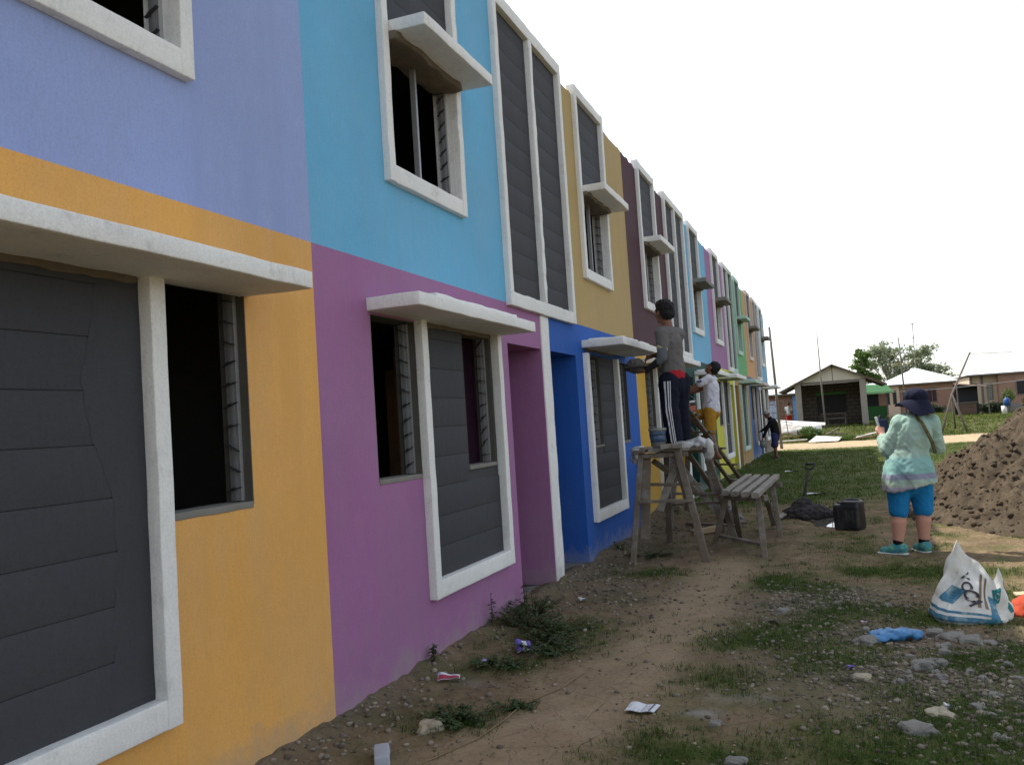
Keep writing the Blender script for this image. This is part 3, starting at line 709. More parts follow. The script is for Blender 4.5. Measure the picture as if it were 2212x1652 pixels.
# bucket with cement smears on the trestle
def bucket(name, c, h, r0, r1, label, bands, handle=None, group=None, tilt=0.):
    rt = empty(name, c, label, 'bucket', group); c = P(*c)
    Mt = np.array([[math.cos(tilt), 0, math.sin(tilt)], [0, 1, 0], [-math.sin(tilt), 0, math.cos(tilt)]])
    def ring(z0, z1, e0, e1, th, mat, nm):
        n = 28; v = []; f = []
        for (z, o_) in ((z0, e0), (z1, e1), (z1, e1-th), (z0, e0-th)):
            for j in range(n): a = 2*math.pi*j/n; v.append(c+Mt@P(math.cos(a)*(o_), math.sin(a)*(o_), z))
        for k in range(4):
            for j in range(n): f.append((k*n+j, k*n+(j+1) % n, ((k+1) % 4)*n+(j+1) % n, ((k+1) % 4)*n+j))
        return MB().add(v, f).build(nm, mat, rt, True)
    R = lambda z: r0+(r1-r0)*z/h
    for (a, b_, mat, nm, ex) in bands: ring(a*h, b_*h, R(a*h)+ex, R(b_*h)+ex, .006+ex, mat, nm)
    n = 28; MB().add([c+Mt@P(math.cos(2*math.pi*j/n)*(r0-.003), math.sin(2*math.pi*j/n)*(r0-.003), .004) for j in range(n)], [tuple(range(n))]).build('bottom', bands[0][2], rt)
    if handle is not None: MB().tube([P(*p) for p in handle], .003, 6).build('wire_handle', ALU, rt)
    return rt
PW = simple('pail_plastic', (.62, .62, .58), .45, .12, 8, 60, .1, dirt=(.38, .36, .32), dscale=9)
PG = simple('cement_smeared_pail', (.20, .21, .20), .75, .3, 12, 60, .4, dirt=(.30, .28, .22), dscale=14)
PB = simple('pail_blue_print', (.05, .09, .16), .6, .35, 30, 60, .3, dirt=(.20, .20, .19), dscale=22)
PR = simple('pail_red_print', (.38, .07, .035), .5, .35, 35, 60, .1, dirt=(.55, .25, .16), dscale=18)
PBK = simple('pail_black_print', (.02, .02, .035), .5, .3, 30, 60, .1)
bucket('cement_bucket', (.685, 9.36, 1.168), .215, .076, .092, 'grey cement smeared paint bucket with blue print on the tall trestle', [(0, 1, PG, 'pail', 0), (.30, .62, PB, 'faded_print', .0012), (.62, .84, PB, 'blue_print', .0012), (.86, 1.0, PG, 'rim', .006)], [(.60, 9.36, 1.36), (.64, 9.29, 1.40), (.70, 9.27, 1.39), (.77, 9.36, 1.36)])
# crumpled plastic sheet hanging over the trestle top
PLS = simple('clear_plastic', (.62, .62, .60), .3, .15, 12, 30, .4, spec=.5)
PLS.node_tree.nodes['Principled BSDF'].inputs['Transmission Weight'].default_value = .35
pb = MB(); pb.ell((1.05, 9.40, 1.185), (.17, .13, .045)); pb.ell((1.14, 9.40, 1.20), (.09, .10, .055)); pb.ell((1.215, 9.40, 1.13), (.045, .11, .12)); pb.ell((.98, 9.36, 1.17), (.12, .1, .03))
ps = blob('plastic_bag', pb, .014, PLS, None, 1, .030, 16, 4, fold=folds(.012, 34, 7)); setp(ps, 'crumpled clear plastic bag draped over the right end of the tall trestle', 'plastic bag')
pb = MB(); pb.ell((.475, 9.22, 1.10), (.07, .09, .10)); pb.ell((.50, 9.25, 1.16), (.10, .1, .03))
ps = blob('plastic_bag', pb, .014, PLS, None, 1, .026, 18, 5, fold=folds(.010, 36, 9)); setp(ps, 'crumpled clear plastic bag hanging at the left end of the tall trestle', 'plastic bag')

# --- slatted work bench beside the trestle
bn = empty('work_bench', (1.5, 10.5, 0), 'low splay legged work bench with four loose slats beside the tall trestle', 'bench')
for k_, (a, c) in enumerate((((1.315, 9.62), (1.335, 12.0)), ((1.425, 9.53), (1.47, 11.8)), ((1.545, 9.42), (1.595, 11.68)), ((1.665, 9.26), (1.715, 11.68)))):
    bm_('slat', (*a, .635), (*c, .645), .075, .055, bn, WOODL, (0, 0, 1), 40+k_)
bm_('bearer', (1.24, 9.86, .575), (1.74, 9.60, .57), .07, .06, bn, seed=45, up=(0, 0, 1)); bm_('bearer', (1.26, 11.35, .58), (1.80, 11.2, .575), .07, .06, bn, seed=46, up=(0, 0, 1))
for k_, (a, c) in enumerate((((1.10, 9.95), (1.30, 9.80, .57)), ((1.72, 9.22), (1.66, 9.60, .57)), ((1.78, 10.68), (1.70, 11.05, .56)), ((1.62, 11.95), (1.56, 11.35, .56)), ((1.12, 11.1), (1.28, 11.3, .56)), ((1.32, 10.7), (1.36, 9.95, .56)))):
    bm_('leg', (*a, gz(*a)), c, .06, .05, bn, seed=50+k_)
bm_('stretcher', (1.15, 9.97, .14), (1.70, 9.35, .12), .06, .03, bn, seed=57, up=(0, 0, 1)); bm_('stretcher', (1.72, 10.75, .3), (1.64, 11.7, .3), .05, .03, bn, seed=58, up=(0, 0, 1))

# --- leaning ladder and the worker in the white shirt
ld = empty('ladder', (.75, 15.3, 0), 'rough wooden ladder leaning at the dark teal house under the white shirted worker', 'ladder')
LA, LB = P(.98, 15.35, -.02), P(.14, 13.55, 1.75)
for off, sd_ in ((P(.13, -.10, 0), 61), (P(-.10, .12, .0), 62)): bm_('rail', LA+off, LB+off, .07, .04, ld, seed=sd_, up=(0, 0, 1))
for k_, t_ in enumerate((.2, .36, .52, .68, .84)):
    c = LA+(LB-LA)*t_+P(0, 0, .035); bm_('rung', c+P(.22, -.17, 0), c-P(.17, -.19, 0), .07, .03, ld, WOODL if k_ == 0 else WOOD, (0, 0, 1), 64+k_)
w2 = empty('person', (.65, 14.3, .75), 'worker in white printed shirt and mustard shorts climbing the leaning ladder', 'person', 'workers painting the houses')
b = MB(); F2 = P(-.93, .36, 0); S2 = P(.36, .93, 0)
pel = P(.60, 14.32, 1.56); chest = P(.615, 14.32, 1.93); nk = P(.60, 14.32, 2.10)
hipL = pel-S2*.085-P(0, 0, .03); hipR = pel+S2*.085-P(0, 0, .03)
knN = P(.575, 14.16, 1.19); anN = P(.655, 14.16, .835); knF = P(.27, 14.34, 1.48); anF = P(.47, 14.42, 1.16)
shL = P(.60, 14.17, 2.065); shR = P(.64, 14.46, 2.05); elL = P(.30, 14.10, 1.90); wrL = P(.24, 14.16, 2.13); elR = P(.38, 14.52, 1.90); wrR = P(.20, 14.40, 1.86)
b.cap(pel, P(.605, 14.32, 1.72), .12, .11, flat=.8, up=F2); b.cap(P(.605, 14.32, 1.72), chest, .11, .13, flat=.78, up=F2); b.cap(chest, nk, .10, .055); b.cap(nk-P(0, 0, .02), P(.635, 14.32, 2.19), .054, .052); b.cap(shL, shR, .056, .056)
b.cap(hipL, knN, .080, .056); b.cap(knN, knN+(anN-knN)*.35, .055, .054); b.cap(knN+(anN-knN)*.35, anN, .054, .035); foot(b, anN, (-.6, .2, 0))
b.cap(hipR, knF, .080, .056); b.cap(knF, knF+(anF-knF)*.35, .055, .052); b.cap(knF+(anF-knF)*.35, anF, .052, .035); foot(b, anF, (-.9, .3, 0))
for s_, e_, w_ in ((shL, elL, wrL), (shR, elR, wrR)): b.cap(s_, e_, .047, .038); b.cap(e_, e_+(w_-e_)*.3, .038, .039); b.cap(e_+(w_-e_)*.3, w_, .039, .026)
fingers(b, wrL, (-.25, .1, .9), (.3, -.9, .1), (-.9, -.2, .2), .8); fingers(b, wrR, (-.9, -.1, -.2), (0, .9, .2), (0, 0, -1), .9)
M, q = head(b, (.655, 14.33, 2.235), (-.72, .25, .62), (.62, 0, .75))
body = blob('body', b, .0095, SKIN, w2, 2); eyes(body, q)
hb = MB(); hb.ell(q(0, -.022, .046), (.083, .100, .088), M); hb.ell(q(0, -.055, -.005), (.077, .070, .075), M); blob('hair', hb, .009, HAIR, w2, 1, .008, 55, 3)
TSH = simple('white_print_shirt', (.60, .60, .66), .9, .12, 9, 220, .3, spec=.15, dirt=(.10, .09, .16), dscale=8)
for e in TSH.node_tree.nodes:
    if e.type == 'VALTORGB': e.color_ramp.elements[0].position = .60; e.color_ramp.elements[1].position = .68
t = MB(); t.cap(pel+P(.0, 0, .02), P(.605, 14.32, 1.75), .150, .138, flat=.85, up=F2); t.cap(P(.605, 14.32, 1.75), chest, .138, .145, flat=.82, up=F2); t.cap(chest, nk-P(0, 0, .03), .115, .066); t.cap(shL, shR, .066, .066)
t.cap(shL, shL+(elL-shL)*.42, .067, .066); t.cap(shR, shR+(elR-shR)*.45, .067, .066); blob('shirt', t, .011, TSH, w2, 3, fold=folds(.013, 8, 14))
t = MB(); t.cap(pel-P(0, 0, .04), pel+P(0, 0, .0), .140, .138, flat=.86, up=F2); t.cap(hipL, hipL+(knN-hipL)*.88, .10, .088); t.cap(hipR, hipR+(knF-hipR)*.85, .10, .085)
blob('shorts', t, .011, cloth('mustard_shorts', (.34, .175, .022)), w2, 3, fold=folds(.008, 10, 15))
br = empty('paint_brush', (.22, 14.2, 2.2), 'small paint brush in the raised hand of the white shirted worker', 'brush')
MB().beam((.24, 14.17, 2.13), (.17, 14.2, 2.30), .022, .012, (0, 0, 1), 2, .0005).build('handle', WOODL, br); MB().beam((.17, 14.2, 2.30), (.13, 14.22, 2.38), .06, .016, (0, 0, 1), 3, .002).build('bristles', simple('bristle', (.25, .22, .17), .9), br)
bkt = bucket('paint_bucket', (.30, 14.02, 1.515), .205, .088, .104, 'white paint bucket with red label hanging by the white shirted worker', [(0, 1, PW, 'pail', 0), (.10, .62, PR, 'red_label', .0012), (.62, .84, PBK, 'dark_label', .0012), (.86, 1.0, PW, 'rim', .007)], [(.196, 14.02, 1.70), (.22, 14.03, 1.79), (.22, 14.25, 1.86), (.36, 14.04, 1.78), (.404, 14.02, 1.70)], tilt=-.12)
# a row of small white marks in the dark band, too blurred to read in the photograph
for k_ in range(6):
    a = -math.pi/2-.55+.17*k_
    MB().obox((.30+.1035*math.cos(a)-.02, 14.02+.1035*math.sin(a), 1.515+.150), (.013, .003, .018), rotz(a+math.pi/2)).build('label_letter', WHT, bkt)

# --- the stooping worker at the far end
w3 = empty('person', (.56, 28.0, 0), 'stooping worker in black shirt, blue shorts and cap near the far end', 'person', 'workers painting the houses')
b = MB(); F3 = P(-.85, .5, 0); S3 = P(.5, .85, 0); z3 = G(.56, 28.0)
pel = P(.60, 28.0, .72+z3); chest = P(.55, 28.02, 1.08+z3); nk = P(.46, 28.05, 1.22+z3)
hipL = pel-S3*.08; hipR = pel+S3*.08; knL = P(.57, 27.9, .40+z3); knR = P(.52, 28.12, .40+z3); anL = P(.59, 27.88, .07+z3); anR = P(.55, 28.12, .07+z3)
shL = P(.50, 27.86, 1.15+z3); shR = P(.55, 28.17, 1.14+z3); elL = P(.36, 27.82, .90+z3); wrL = P(.23, 27.86, .66+z3); elR = P(.34, 28.2, .95+z3); wrR = P(.18, 28.15, .85+z3)
b.cap(pel, chest, .12, .13, flat=.8, up=F3); b.cap(chest, nk, .11, .055); b.cap(nk, P(.41, 28.06, 1.29+z3), .053, .052); b.cap(shL, shR, .06, .06)
for h, kk, an in ((hipL, knL, anL), (hipR, knR, anR)): b.cap(h, kk, .085, .058); b.cap(kk, an, .056, .036); foot(b, an, F3)
for s_, e_, w_ in ((shL, elL, wrL), (shR, elR, wrR)): b.cap(s_, e_, .047, .038); b.cap(e_, w_, .039, .026)
fingers(b, wrL, (-.3, 0, -.9), (0, 1, 0), (-1, 0, 0), .9); fingers(b, wrR, (-.8, 0, -.3), (0, 1, 0), (0, 0, -1), .8)
M, q = head(b, (.385, 28.07, 1.355+z3), (-.85, .45, -.25), (-.1, 0, 1)); body = blob('body', b, .011, SKIN, w3, 2); eyes(body, q)
BLK = cloth('black_shirt', (.008, .008, .009)); t = MB(); t.cap(pel+P(0, 0, .05), chest, .145, .15, flat=.85, up=F3); t.cap(chest, nk, .12, .065); t.cap(shL, shR, .068, .068); t.cap(shL, shL+(elL-shL)*.95, .066, .055); t.cap(shR, shR+(elR-shR)*.95, .066, .055); t.cap(elL, wrL, .052, .04); t.cap(elR, wrR, .052, .04)
blob('shirt', t, .013, BLK, w3, 3, fold=folds(.008, 9, 24))
t = MB(); t.cap(pel-P(0, 0, .05), pel, .135, .14, flat=.85, up=F3); t.cap(hipL, knL, .10, .095); t.cap(hipR, knR, .10, .095); blob('shorts', t, .013, cloth('blue_shorts', (.03, .035, .10)), w3, 3, fold=folds(.008, 9, 25))
CAPM = cloth('pale_cap', (.42, .43, .40)); t = MB(); t.ell(q(0, -.015, .055), (.092, .108, .075), M); t.ell(q(0, .11, .045), (.07, .075, .012), M); blob('cap', t, .010, CAPM, w3, 2)
bucket('cement_bucket', (.22, 27.84, .34+z3), .23, .085, .10, 'dark bucket in the hand of the stooping worker in black', [(0, 1, PG, 'pail', 0), (.86, 1.0, PG, 'rim', .006)], [(.12, 27.84, .56+z3), (.2, 27.85, .66+z3), (.32, 27.84, .56+z3)])

# --- woman with sun hat
gl = G(3.05, 9.5)
wm = empty('person', (3.08, 9.52, gl), 'woman in navy sun hat, mint tunic and blue knee shorts holding a tablet', 'person')
b = MB(); FL = P(-.32, .95, 0); SL = P(.95, .32, 0)
pel = P(3.13, 9.52, .82); waist = P(3.165, 9.52, 1.0); chest = P(3.205, 9.52, 1.20); nk = P(3.245, 9.53, 1.335)
hipL = P(3.04, 9.49, .76); hipR = P(3.24, 9.56, .76); knL = P(3.02, 9.49, .42); knR = P(3.245, 9.58, .42); anL = P(2.985, 9.47, .10); anR = P(3.225, 9.58, .10)
shL = P(3.085, 9.50, 1.285); shR = P(3.385, 9.58, 1.265); elL = P(2.965, 9.52, 1.03); wrL = P(2.93, 9.68, 1.17); elR = P(3.44, 9.66, 1.02); wrR = P(3.22, 9.84, 1.10)
b.cap(pel, waist, .17, .155, flat=.82, up=FL); b.cap(waist, chest, .155, .16, flat=.8, up=FL); b.cap(chest, nk, .12, .06); b.cap(nk, P(3.262, 9.54, 1.42), .058, .055); b.cap(shL, shR, .065, .065)
for h, kk, an in ((hipL, knL, anL), (hipR, knR, anR)): b.cap(h, kk, .11, .072); b.cap(kk, kk+(an-kk)*.35, .070, .072); b.cap(kk+(an-kk)*.35, an, .076, .046); b.cap(an, an-P(0, 0, .05), .044, .04)
for s_, e_, w_ in ((shL, elL, wrL), (shR, elR, wrR)): b.cap(s_, e_, .06, .046); b.cap(e_, w_, .046, .029)
fingers(b, wrL, (-.1, .5, .75), (-.9, -.1, .2), (.4, .8, 0), .9); fingers(b, wrR, (-.7, .3, .3), (.3, -.5, .8), (-.2, .8, .2), .8)
M, q = head(b, (3.262, 9.55, 1.475), (-.38, .92, -.08), (0, 0, 1)); body = blob('body', b, .0085, SKINL, wm, 2); eyes(body, q)
MINT = simple('mint_tunic', (.42, .60, .51), .9, .10, 9, 220, .4, spec=.15)
tn = MINT.node_tree; bs = tn.nodes['Principled BSDF']
g_ = node(tn, 'ShaderNodeNewGeometry'); sx_ = node(tn, 'ShaderNodeSeparateXYZ'); tn.links.new(g_.outputs['Position'], sx_.inputs[0])
rp = node(tn, 'ShaderNodeValToRGB'); rp.color_ramp.interpolation = 'EASE'; el = rp.color_ramp.elements
mr = node(tn, 'ShaderNodeMapRange'); mr.inputs['From Min'].default_value = .62; mr.inputs['From Max'].default_value = 1.35; tn.links.new(sx_.outputs[2], mr.inputs[0])
stops = [(0, (.30, .28, .33)), (.055, (.32, .30, .35)), (.075, (.34, .40, .32)), (.15, (.30, .40, .34)), (.165, (.23, .245, .31)), (.225, (.23, .245, .31)), (.24, (.22, .40, .37)), (.40, (.23, .41, .38)), (.52, (.32, .43, .36)), (1, (.32, .46, .39))]
el[0].position, el[0].color = stops[0][0], (*stops[0][1], 1); el[1].position, el[1].color = stops[-1][0], (*stops[-1][1], 1)
for p_, c_ in stops[1:-1]: e_ = el.new(p_); e_.color = (*c_, 1)
tn.links.new(mr.outputs[0], rp.inputs[0]); tn.links.new(mix(tn, noise_node(tn, 40, 3), tuple([.0]*3), rp.outputs[0]) if False else rp.outputs[0], bs.inputs['Base Color'])
t = MB(); t.cap(P(3.15, 9.52, .92), waist, .185, .178, flat=.85, up=FL); t.cap(waist, chest, .178, .182, flat=.84, up=FL); t.cap(chest, nk-P(0, 0, .02), .145, .072); t.cap(shL, shR, .080, .080)
rings_ = [(1.04, .165, .145, 3.17, 0), (.95, .200, .175, 3.155, 0), (.85, .232, .205, 3.148, 0), (.76, .255, .225, 3.142, .02), (.655, .270, .238, 3.138, .045)]; v_ = []; n_ = 36
for (z, rx, ry, cx_, sl) in rings_:
    for j in range(n_):
        a = 2*math.pi*j/n_; wv_ = 1+(.07*math.sin(a*7+1)+.04*math.sin(a*4))*(1.04-z)/.36; d_ = SL*math.cos(a)*rx*wv_+FL*math.sin(a)*ry*wv_
        v_.append(P(cx_, 9.52, z)+d_+P(0, 0, sl*math.cos(a)))
f_ = [(k*n_+j, (k+1)*n_+j, (k+1)*n_+(j+1) % n_, k*n_+(j+1) % n_) for k in range(4) for j in range(n_)]+[tuple(range(n_)), tuple(4*n_+j for j in range(n_-1, -1, -1))]
t.add(v_, f_)
t.cap(shL, elL, .084, .074); t.cap(elL, elL+(wrL-elL)*.75, .074, .062); t.cap(shR, elR, .082, .066); t.cap(elR, elR+(wrR-elR)*.8, .064, .05)
blob('tunic', t, .010, MINT, wm, 2, fold=folds(.017, 8, 34, (1, 1, .4)))
t = MB(); t.cap(P(3.13, 9.52, .72), P(3.13, 9.52, .78), .175, .175, flat=.82, up=FL)
for h, kk in ((hipL, knL), (hipR, knR)): t.cap(h-P(0, 0, .05), kk-P(0, 0, .0), .125, .094)
blob('shorts', t, .011, cloth('blue_shorts_bright', (.015, .185, .42)), wm, 3, fold=folds(.007, 9, 35))
HAT = cloth('navy_hat', (.014, .016, .034)); t = MB(); t.ell(q(0, -.01, .062), (.118, .130, .092), M); hat = blob('hat_crown', t, .010, HAT, wm, 2, fold=folds(.006, 16, 36))
def brim(u, v):
    a = u*2*math.pi; sn, cs = math.sin(a), math.cos(a); back = (1-sn)/2; left = max(0, -cs)
    rr = .106+(.052+.040*left)*v; droop = v**1.1*(.05+.125*back)*(1-.75*left*(.4+.6*(1-back)))+.020*v*math.sin(3*a+1.2)+.012*v*math.sin(5*a)
    return q(rr*cs, rr*1.12*sn, .040-droop)
mb_ = MB(); mb_.sheet(brim, 56, 7, True); mb_.sheet(lambda u, v: brim(u, v)-P(0, 0, .006), 56, 7, True); mb_.build('hat_brim', HAT, wm, True)
STR = cloth('olive_strap', (.13, .12, .06)); pts = [P(3.235, 9.44, 1.352), P(3.285, 9.355, 1.28), P(3.325, 9.345, 1.18), P(3.365, 9.365, 1.07), P(3.385, 9.41, .98)]
mb_ = MB(); 
for i in range(len(pts)-1): mb_.beam(pts[i], pts[i+1], .034, .008, (0, 1, .2), 3, .001, i)
mb_.build('bag_strap', STR, wm, True)
SHOE = simple('turquoise_shoe', (.05, .23, .28), .7, .35, 28, 120, .4, dirt=(.20, .42, .10), dscale=20); SOLE = simple('pale_sole', (.50, .52, .50), .7, .1, 20)
SOCK = cloth('black_sock', (.01, .01, .012))
for an, dv in ((anL, P(-.86, .32, 0)), (anR, P(-.42, .86, 0))):
    dv = dv/np.linalg.norm(dv); sdv = np.cross(dv, P(0, 0, 1)); base = P(an[0], an[1], gl+.0)
    t = MB(); t.cap(base+P(0, 0, .065)-dv*.035, base+P(0, 0, .05)+dv*.06, .056, .052); t.cap(base+P(0, 0, .1), base+P(0, 0, .05)+dv*.05, .05, .05); t.cap(base+P(0, 0, .05)+dv*.05, base+P(0, 0, .040)+dv*.15, .045, .036); t.cap(base+P(0, 0, .09)-dv*.01, base+P(0, 0, .06), .047, .05)
    blob('shoe', t, .009, SHOE, wm, 2)
    t = MB(); t.cap(base+P(0, 0, .014)-dv*.045, base+P(0, 0, .014)+dv*.165, .052, .048, flat=.32, up=(0, 0, 1)); blob('shoe_sole', t, .008, SOLE, wm, 1)
    t = MB(); t.cap(base+P(0, 0, .10), base+P(0, 0, .135), .049, .050); blob('sock', t, .009, SOCK, wm, 1)
tb = empty('tablet', (2.92, 9.74, 1.27), 'tablet in an open navy cover held up by the woman', 'tablet')
Mt = np.stack([P(.94, .30, .0)/np.linalg.norm(P(.94, .30, 0)), np.cross(P(.3, -.2, .93)/np.linalg.norm(P(.3, -.2, .93)), P(.94, .30, 0)/np.linalg.norm(P(.94, .30, 0))), P(-.22, .12, .95)/np.linalg.norm(P(-.22, .12, .95))], 1)
MB().obox((2.965, 9.745, 1.255), (.085, .010, .15), Mt).build('cover', simple('navy_cover', (.012, .02, .06), .5, .1, 20), tb)
MB().obox((2.905, 9.735, 1.275), (.035, .008, .17), Mt@rotz(.5)).build('screen_side', simple('pale_back', (.55, .55, .54), .5, .08, 20), tb)
# ------------------------------------------------------------------ heaps, tools and litter
SANDM, st_, sb_ = nt('damp_sand')
n1 = noise_node(st_, 4, 7, .65); n2 = noise_node(st_, 40, 5, .7)
c_ = mix(st_, ramp(st_, n1, (0, 0, 0), (1, 1, 1), .35, .65), (.066, .050, .034), (.122, .093, .063)); c_ = mix(st_, ramp(st_, n2, (0, 0, 0), (.7, .7, .7), .45, .75), c_, (.034, .026, .018))
st_.links.new(c_, sb_.inputs['Base Color']); sb_.inputs['Roughness'].default_value = .95; sb_.inputs['Specular IOR Level'].default_value = .1
bump(st_, sb_, noise_node(st_, 130, 4, .7), .6, .006, bump(st_, sb_, n2, .6, .02))
px = np.arange(2.4, 8.2, .03); py = np.arange(9.2, 17.6, .035); X, Y = np.meshgrid(px, py, indexing='ij')
def pile(x, y):
    # steep damp sand tipped from a lorry: one long crest
    cx, cy = 5.85, 13.3; dx = (x-cx)/2.75; dy = (y-cy)/np.where(y < cy, 3.7, 4.0); r = np.sqrt(dx*dx+dy*dy)+.07*fbm2(x, y, .8, 201)
    h = 2.02*np.clip(1-r, 0, 1)**.98
    h = np.where(h > 1.72, 1.72+(h-1.72)*.3, h)
    sh = np.abs(fbm2(x, y, 2.3, 205, 3))
    lum = .12*(fbm2(x, y, 2.6, 210, 5))+.13*fbm2(x, y, 7, 215, 5)+.12*np.abs(fbm2(x, y, 13, 217, 3))-.10*np.clip(.25-sh, 0, 1)*2
    foot_ = .30*np.exp(-((x-2.95)/.35)**2-((y-12.1)/.6)**2)*(1+.6*fbm2(x, y, 3, 220))
    return np.where(h > 0.002, h+lum*np.clip(h*2.2, 0, 1), -.12)+foot_*.35
H_ = pile(X, Y); Zp = gh(X, Y, False)+H_-.02
Vn = np.stack([X, Y, Zp], -1)
ov = .03*np.stack([fbm2(X, Y, 6, 230, 3), fbm2(X, Y, 6, 240, 3), 0*X], -1)*np.clip(H_*3, 0, 1)[..., None]
na, nb = X.shape; idx = np.arange(na*nb).reshape(na, nb)
Fp = np.stack([idx[:-1, :-1], idx[1:, :-1], idx[1:, 1:], idx[:-1, 1:]], -1).reshape(-1, 4)
keep = (H_.reshape(-1)[Fp].max(1) > -.05); Fp = Fp[keep]
sp_ = trimesh('sand_pile', (Vn+ov).reshape(-1, 3), Fp, SANDM, smooth=True); setp(sp_, 'big heap of lumpy damp brown sand behind the woman', 'sand pile')

# loose clods lying on its flank
_ic = bmesh.new(); bmesh.ops.create_icosphere(_ic, subdivisions=1, radius=1); IV = np.array([v.co[:] for v in _ic.verts]); IF = np.array([[v.index for v in f.verts] for f in _ic.faces]); _ic.free()
def pebbles(x, y, z, s, lo=.55):
    m = len(x); A = RNG.uniform(0, 6.28, m); V = IV[None]*(1+.6*(RNG.random((m, len(IV), 1))-.5))*s[:, None, None]*np.stack([np.ones(m), RNG.uniform(.6, 1, m), RNG.uniform(lo, .9, m)], -1)[:, None, :]
    ca, sa = np.cos(A)[:, None], np.sin(A)[:, None]; V = np.stack([V[..., 0]*ca-V[..., 1]*sa, V[..., 0]*sa+V[..., 1]*ca, V[..., 2]], -1)+np.stack([x, y, z], -1)[:, None, :]
    return V.reshape(-1, 3), (IF[None]+(np.arange(m)*len(IV))[:, None, None]).reshape(-1, 3)
cx_, cy_ = RNG.uniform(2.9, 6.6, 7000), RNG.uniform(9.3, 14.0, 7000); hh_ = pile(cx_, cy_); k = (hh_ > .03); cx_, cy_, hh_ = cx_[k], cy_[k], hh_[k]
sz = .006+.045*RNG.random(len(cx_))**5.0; cv, cf = pebbles(cx_, cy_, gh(cx_, cy_, False)+hh_-.02+sz*.05, sz)
trimesh('loose_clods', cv, cf, SANDM, sp_)['kind'] = 'stuff'
# mortar heap, puddle, shovel
mb = MB(); 
mb.ell((2.0, 12.9, G(2, 12.9)), (.36, .46, .15)); mb.ell((1.94, 12.98, G(2, 12.9)+.05), (.20, .26, .16))
for k_ in range(40):
    a = RNG.uniform(0, 6.28); r_ = RNG.uniform(.3, 1.15)*.36; mb.ell((2.0+r_*math.cos(a), 12.9+r_*math.sin(a)*1.3, max(.0, .15-r_*.40)+G(2, 12.9)), [RNG.uniform(.02, .06)]*3)
WETM = simple('wet_concrete_mix', (.016, .014, .012), .75, .4, 14, 70, .8, spec=.2)
setp(blob('mortar_heap', mb, .018, WETM, None, 2, .018, 18, 6, fold=folds(.008, 45, 3)), 'small heap of dark wet mortar with a shovel stuck in it', 'mortar heap')
pud, pt, pbs = nt('puddle_water'); pbs.inputs['Base Color'].default_value = (.10, .09, .075, 1); pbs.inputs['Roughness'].default_value = .03; pbs.inputs['Specular IOR Level'].default_value = .9
zw = -.018; v_ = [(2.36, 12.35, zw)]; n = 30
for j in range(n): a = 2*math.pi*j/n; r_ = 1+.18*math.sin(3*a)+.12*math.sin(5*a+1); v_.append((2.36+.34*r_*math.cos(a), 12.35+.62*r_*math.sin(a), zw))
setp(MB().add(v_, [(0, 1+j, 1+(j+1) % n) for j in range(n)]).build('puddle', pud), kind='structure')
sv = empty('shovel', (1.95, 13.0, .1), 'black shovel with D handle standing in the mortar heap', 'shovel')
IRON = simple('dark_iron', (.03, .03, .032), .6, .3, 20, 60, .3, metal=.3)
s0, s1 = P(1.955, 13.0, .20), P(2.055, 13.28, .60)
MB().tube([s0, s0+(s1-s0)*.5, s1], [.017, .016, .016], 10).build('shaft', IRON, sv, True)
dv = (s1-s0)/np.linalg.norm(s1-s0); sd2 = P(.95, -.3, 0)/np.linalg.norm(P(.95, -.3, 0))
gp = [s1, s1+dv*.035+sd2*.05, s1+dv*.10+sd2*.062]; gm_ = [s1, s1+dv*.035-sd2*.05, s1+dv*.10-sd2*.062]
mb = MB(); mb.tube(gp, .013, 8); mb.tube(gm_, .013, 8); mb.tube([gm_[2]-sd2*.008, gp[2]+sd2*.008], .017, 10); mb.build('d_handle', IRON, sv, True)
nv = np.cross(dv, sd2)
def blade(u, v):
    w = .11*(1-.0*v)*(1 if v < .6 else math.sqrt(max(.02, 1-((v-.6)/.42)**2)))
    return s0-dv*(.27*v-.03)+sd2*(u-.5)*2*w+nv*(.03*(2*u-1)**2-.02*v)
mb = MB(); mb.sheet(blade, 9, 9); mb.sheet(lambda u, v: blade(u, v)+nv*.004, 9, 9); mb.tube([s0+dv*.06, s0-dv*.05], [.021, .024], 10); mb.build('blade', IRON, sv, True)
# jerrycan
jc = empty('jerrycan', (2.55, 11.38, 0), 'scuffed black plastic jerrycan standing before the puddle', 'jerrycan')
BPL = simple('black_plastic', (.014, .014, .016), .45, .4, 14, 50, .25, spec=.5, dirt=(.06, .055, .05), dscale=6)
Mj = rotz(-.42); zj = G(2.55, 11.38)-.01
jb = MB(); jb.rbox((-.165, -.11, 0), (.165, .11, .325), .035, .06, .004, 8, 4, Mj, (2.55, 11.38, zj)); jb.rbox((-.06, -.10, .29), (.165, .10, .365), .03, .06, .003, 8, 6, Mj, (2.55, 11.38, zj)); blob('can', jb, .012, BPL, jc, 2)
mb = MB(); mb.tube([P(2.55, 11.38, zj)+Mj@P(*p) for p in ((-.05, 0, .345), (-.03, 0, .366), (.05, 0, .374), (.12, 0, .368), (.14, 0, .345))], .016, 8); mb.build('handle', BPL, jc, True)
mb = MB(); mb.tube([P(2.55, 11.38, zj)+Mj@P(*p) for p in ((-.115, 0, .31), (-.115, 0, .345))], .026, 14); mb.build('spout', BPL, jc, True)
for s_ in (-.09, 0, .09):
    c = P(2.55, 11.38, zj)+Mj@P(s_, -.112, .15); MB().rbox((-.012, -.004, -.10), (.012, .004, .10), .003, .1, .0, 1, 1, Mj, c).build('rib', BPL, jc, True)

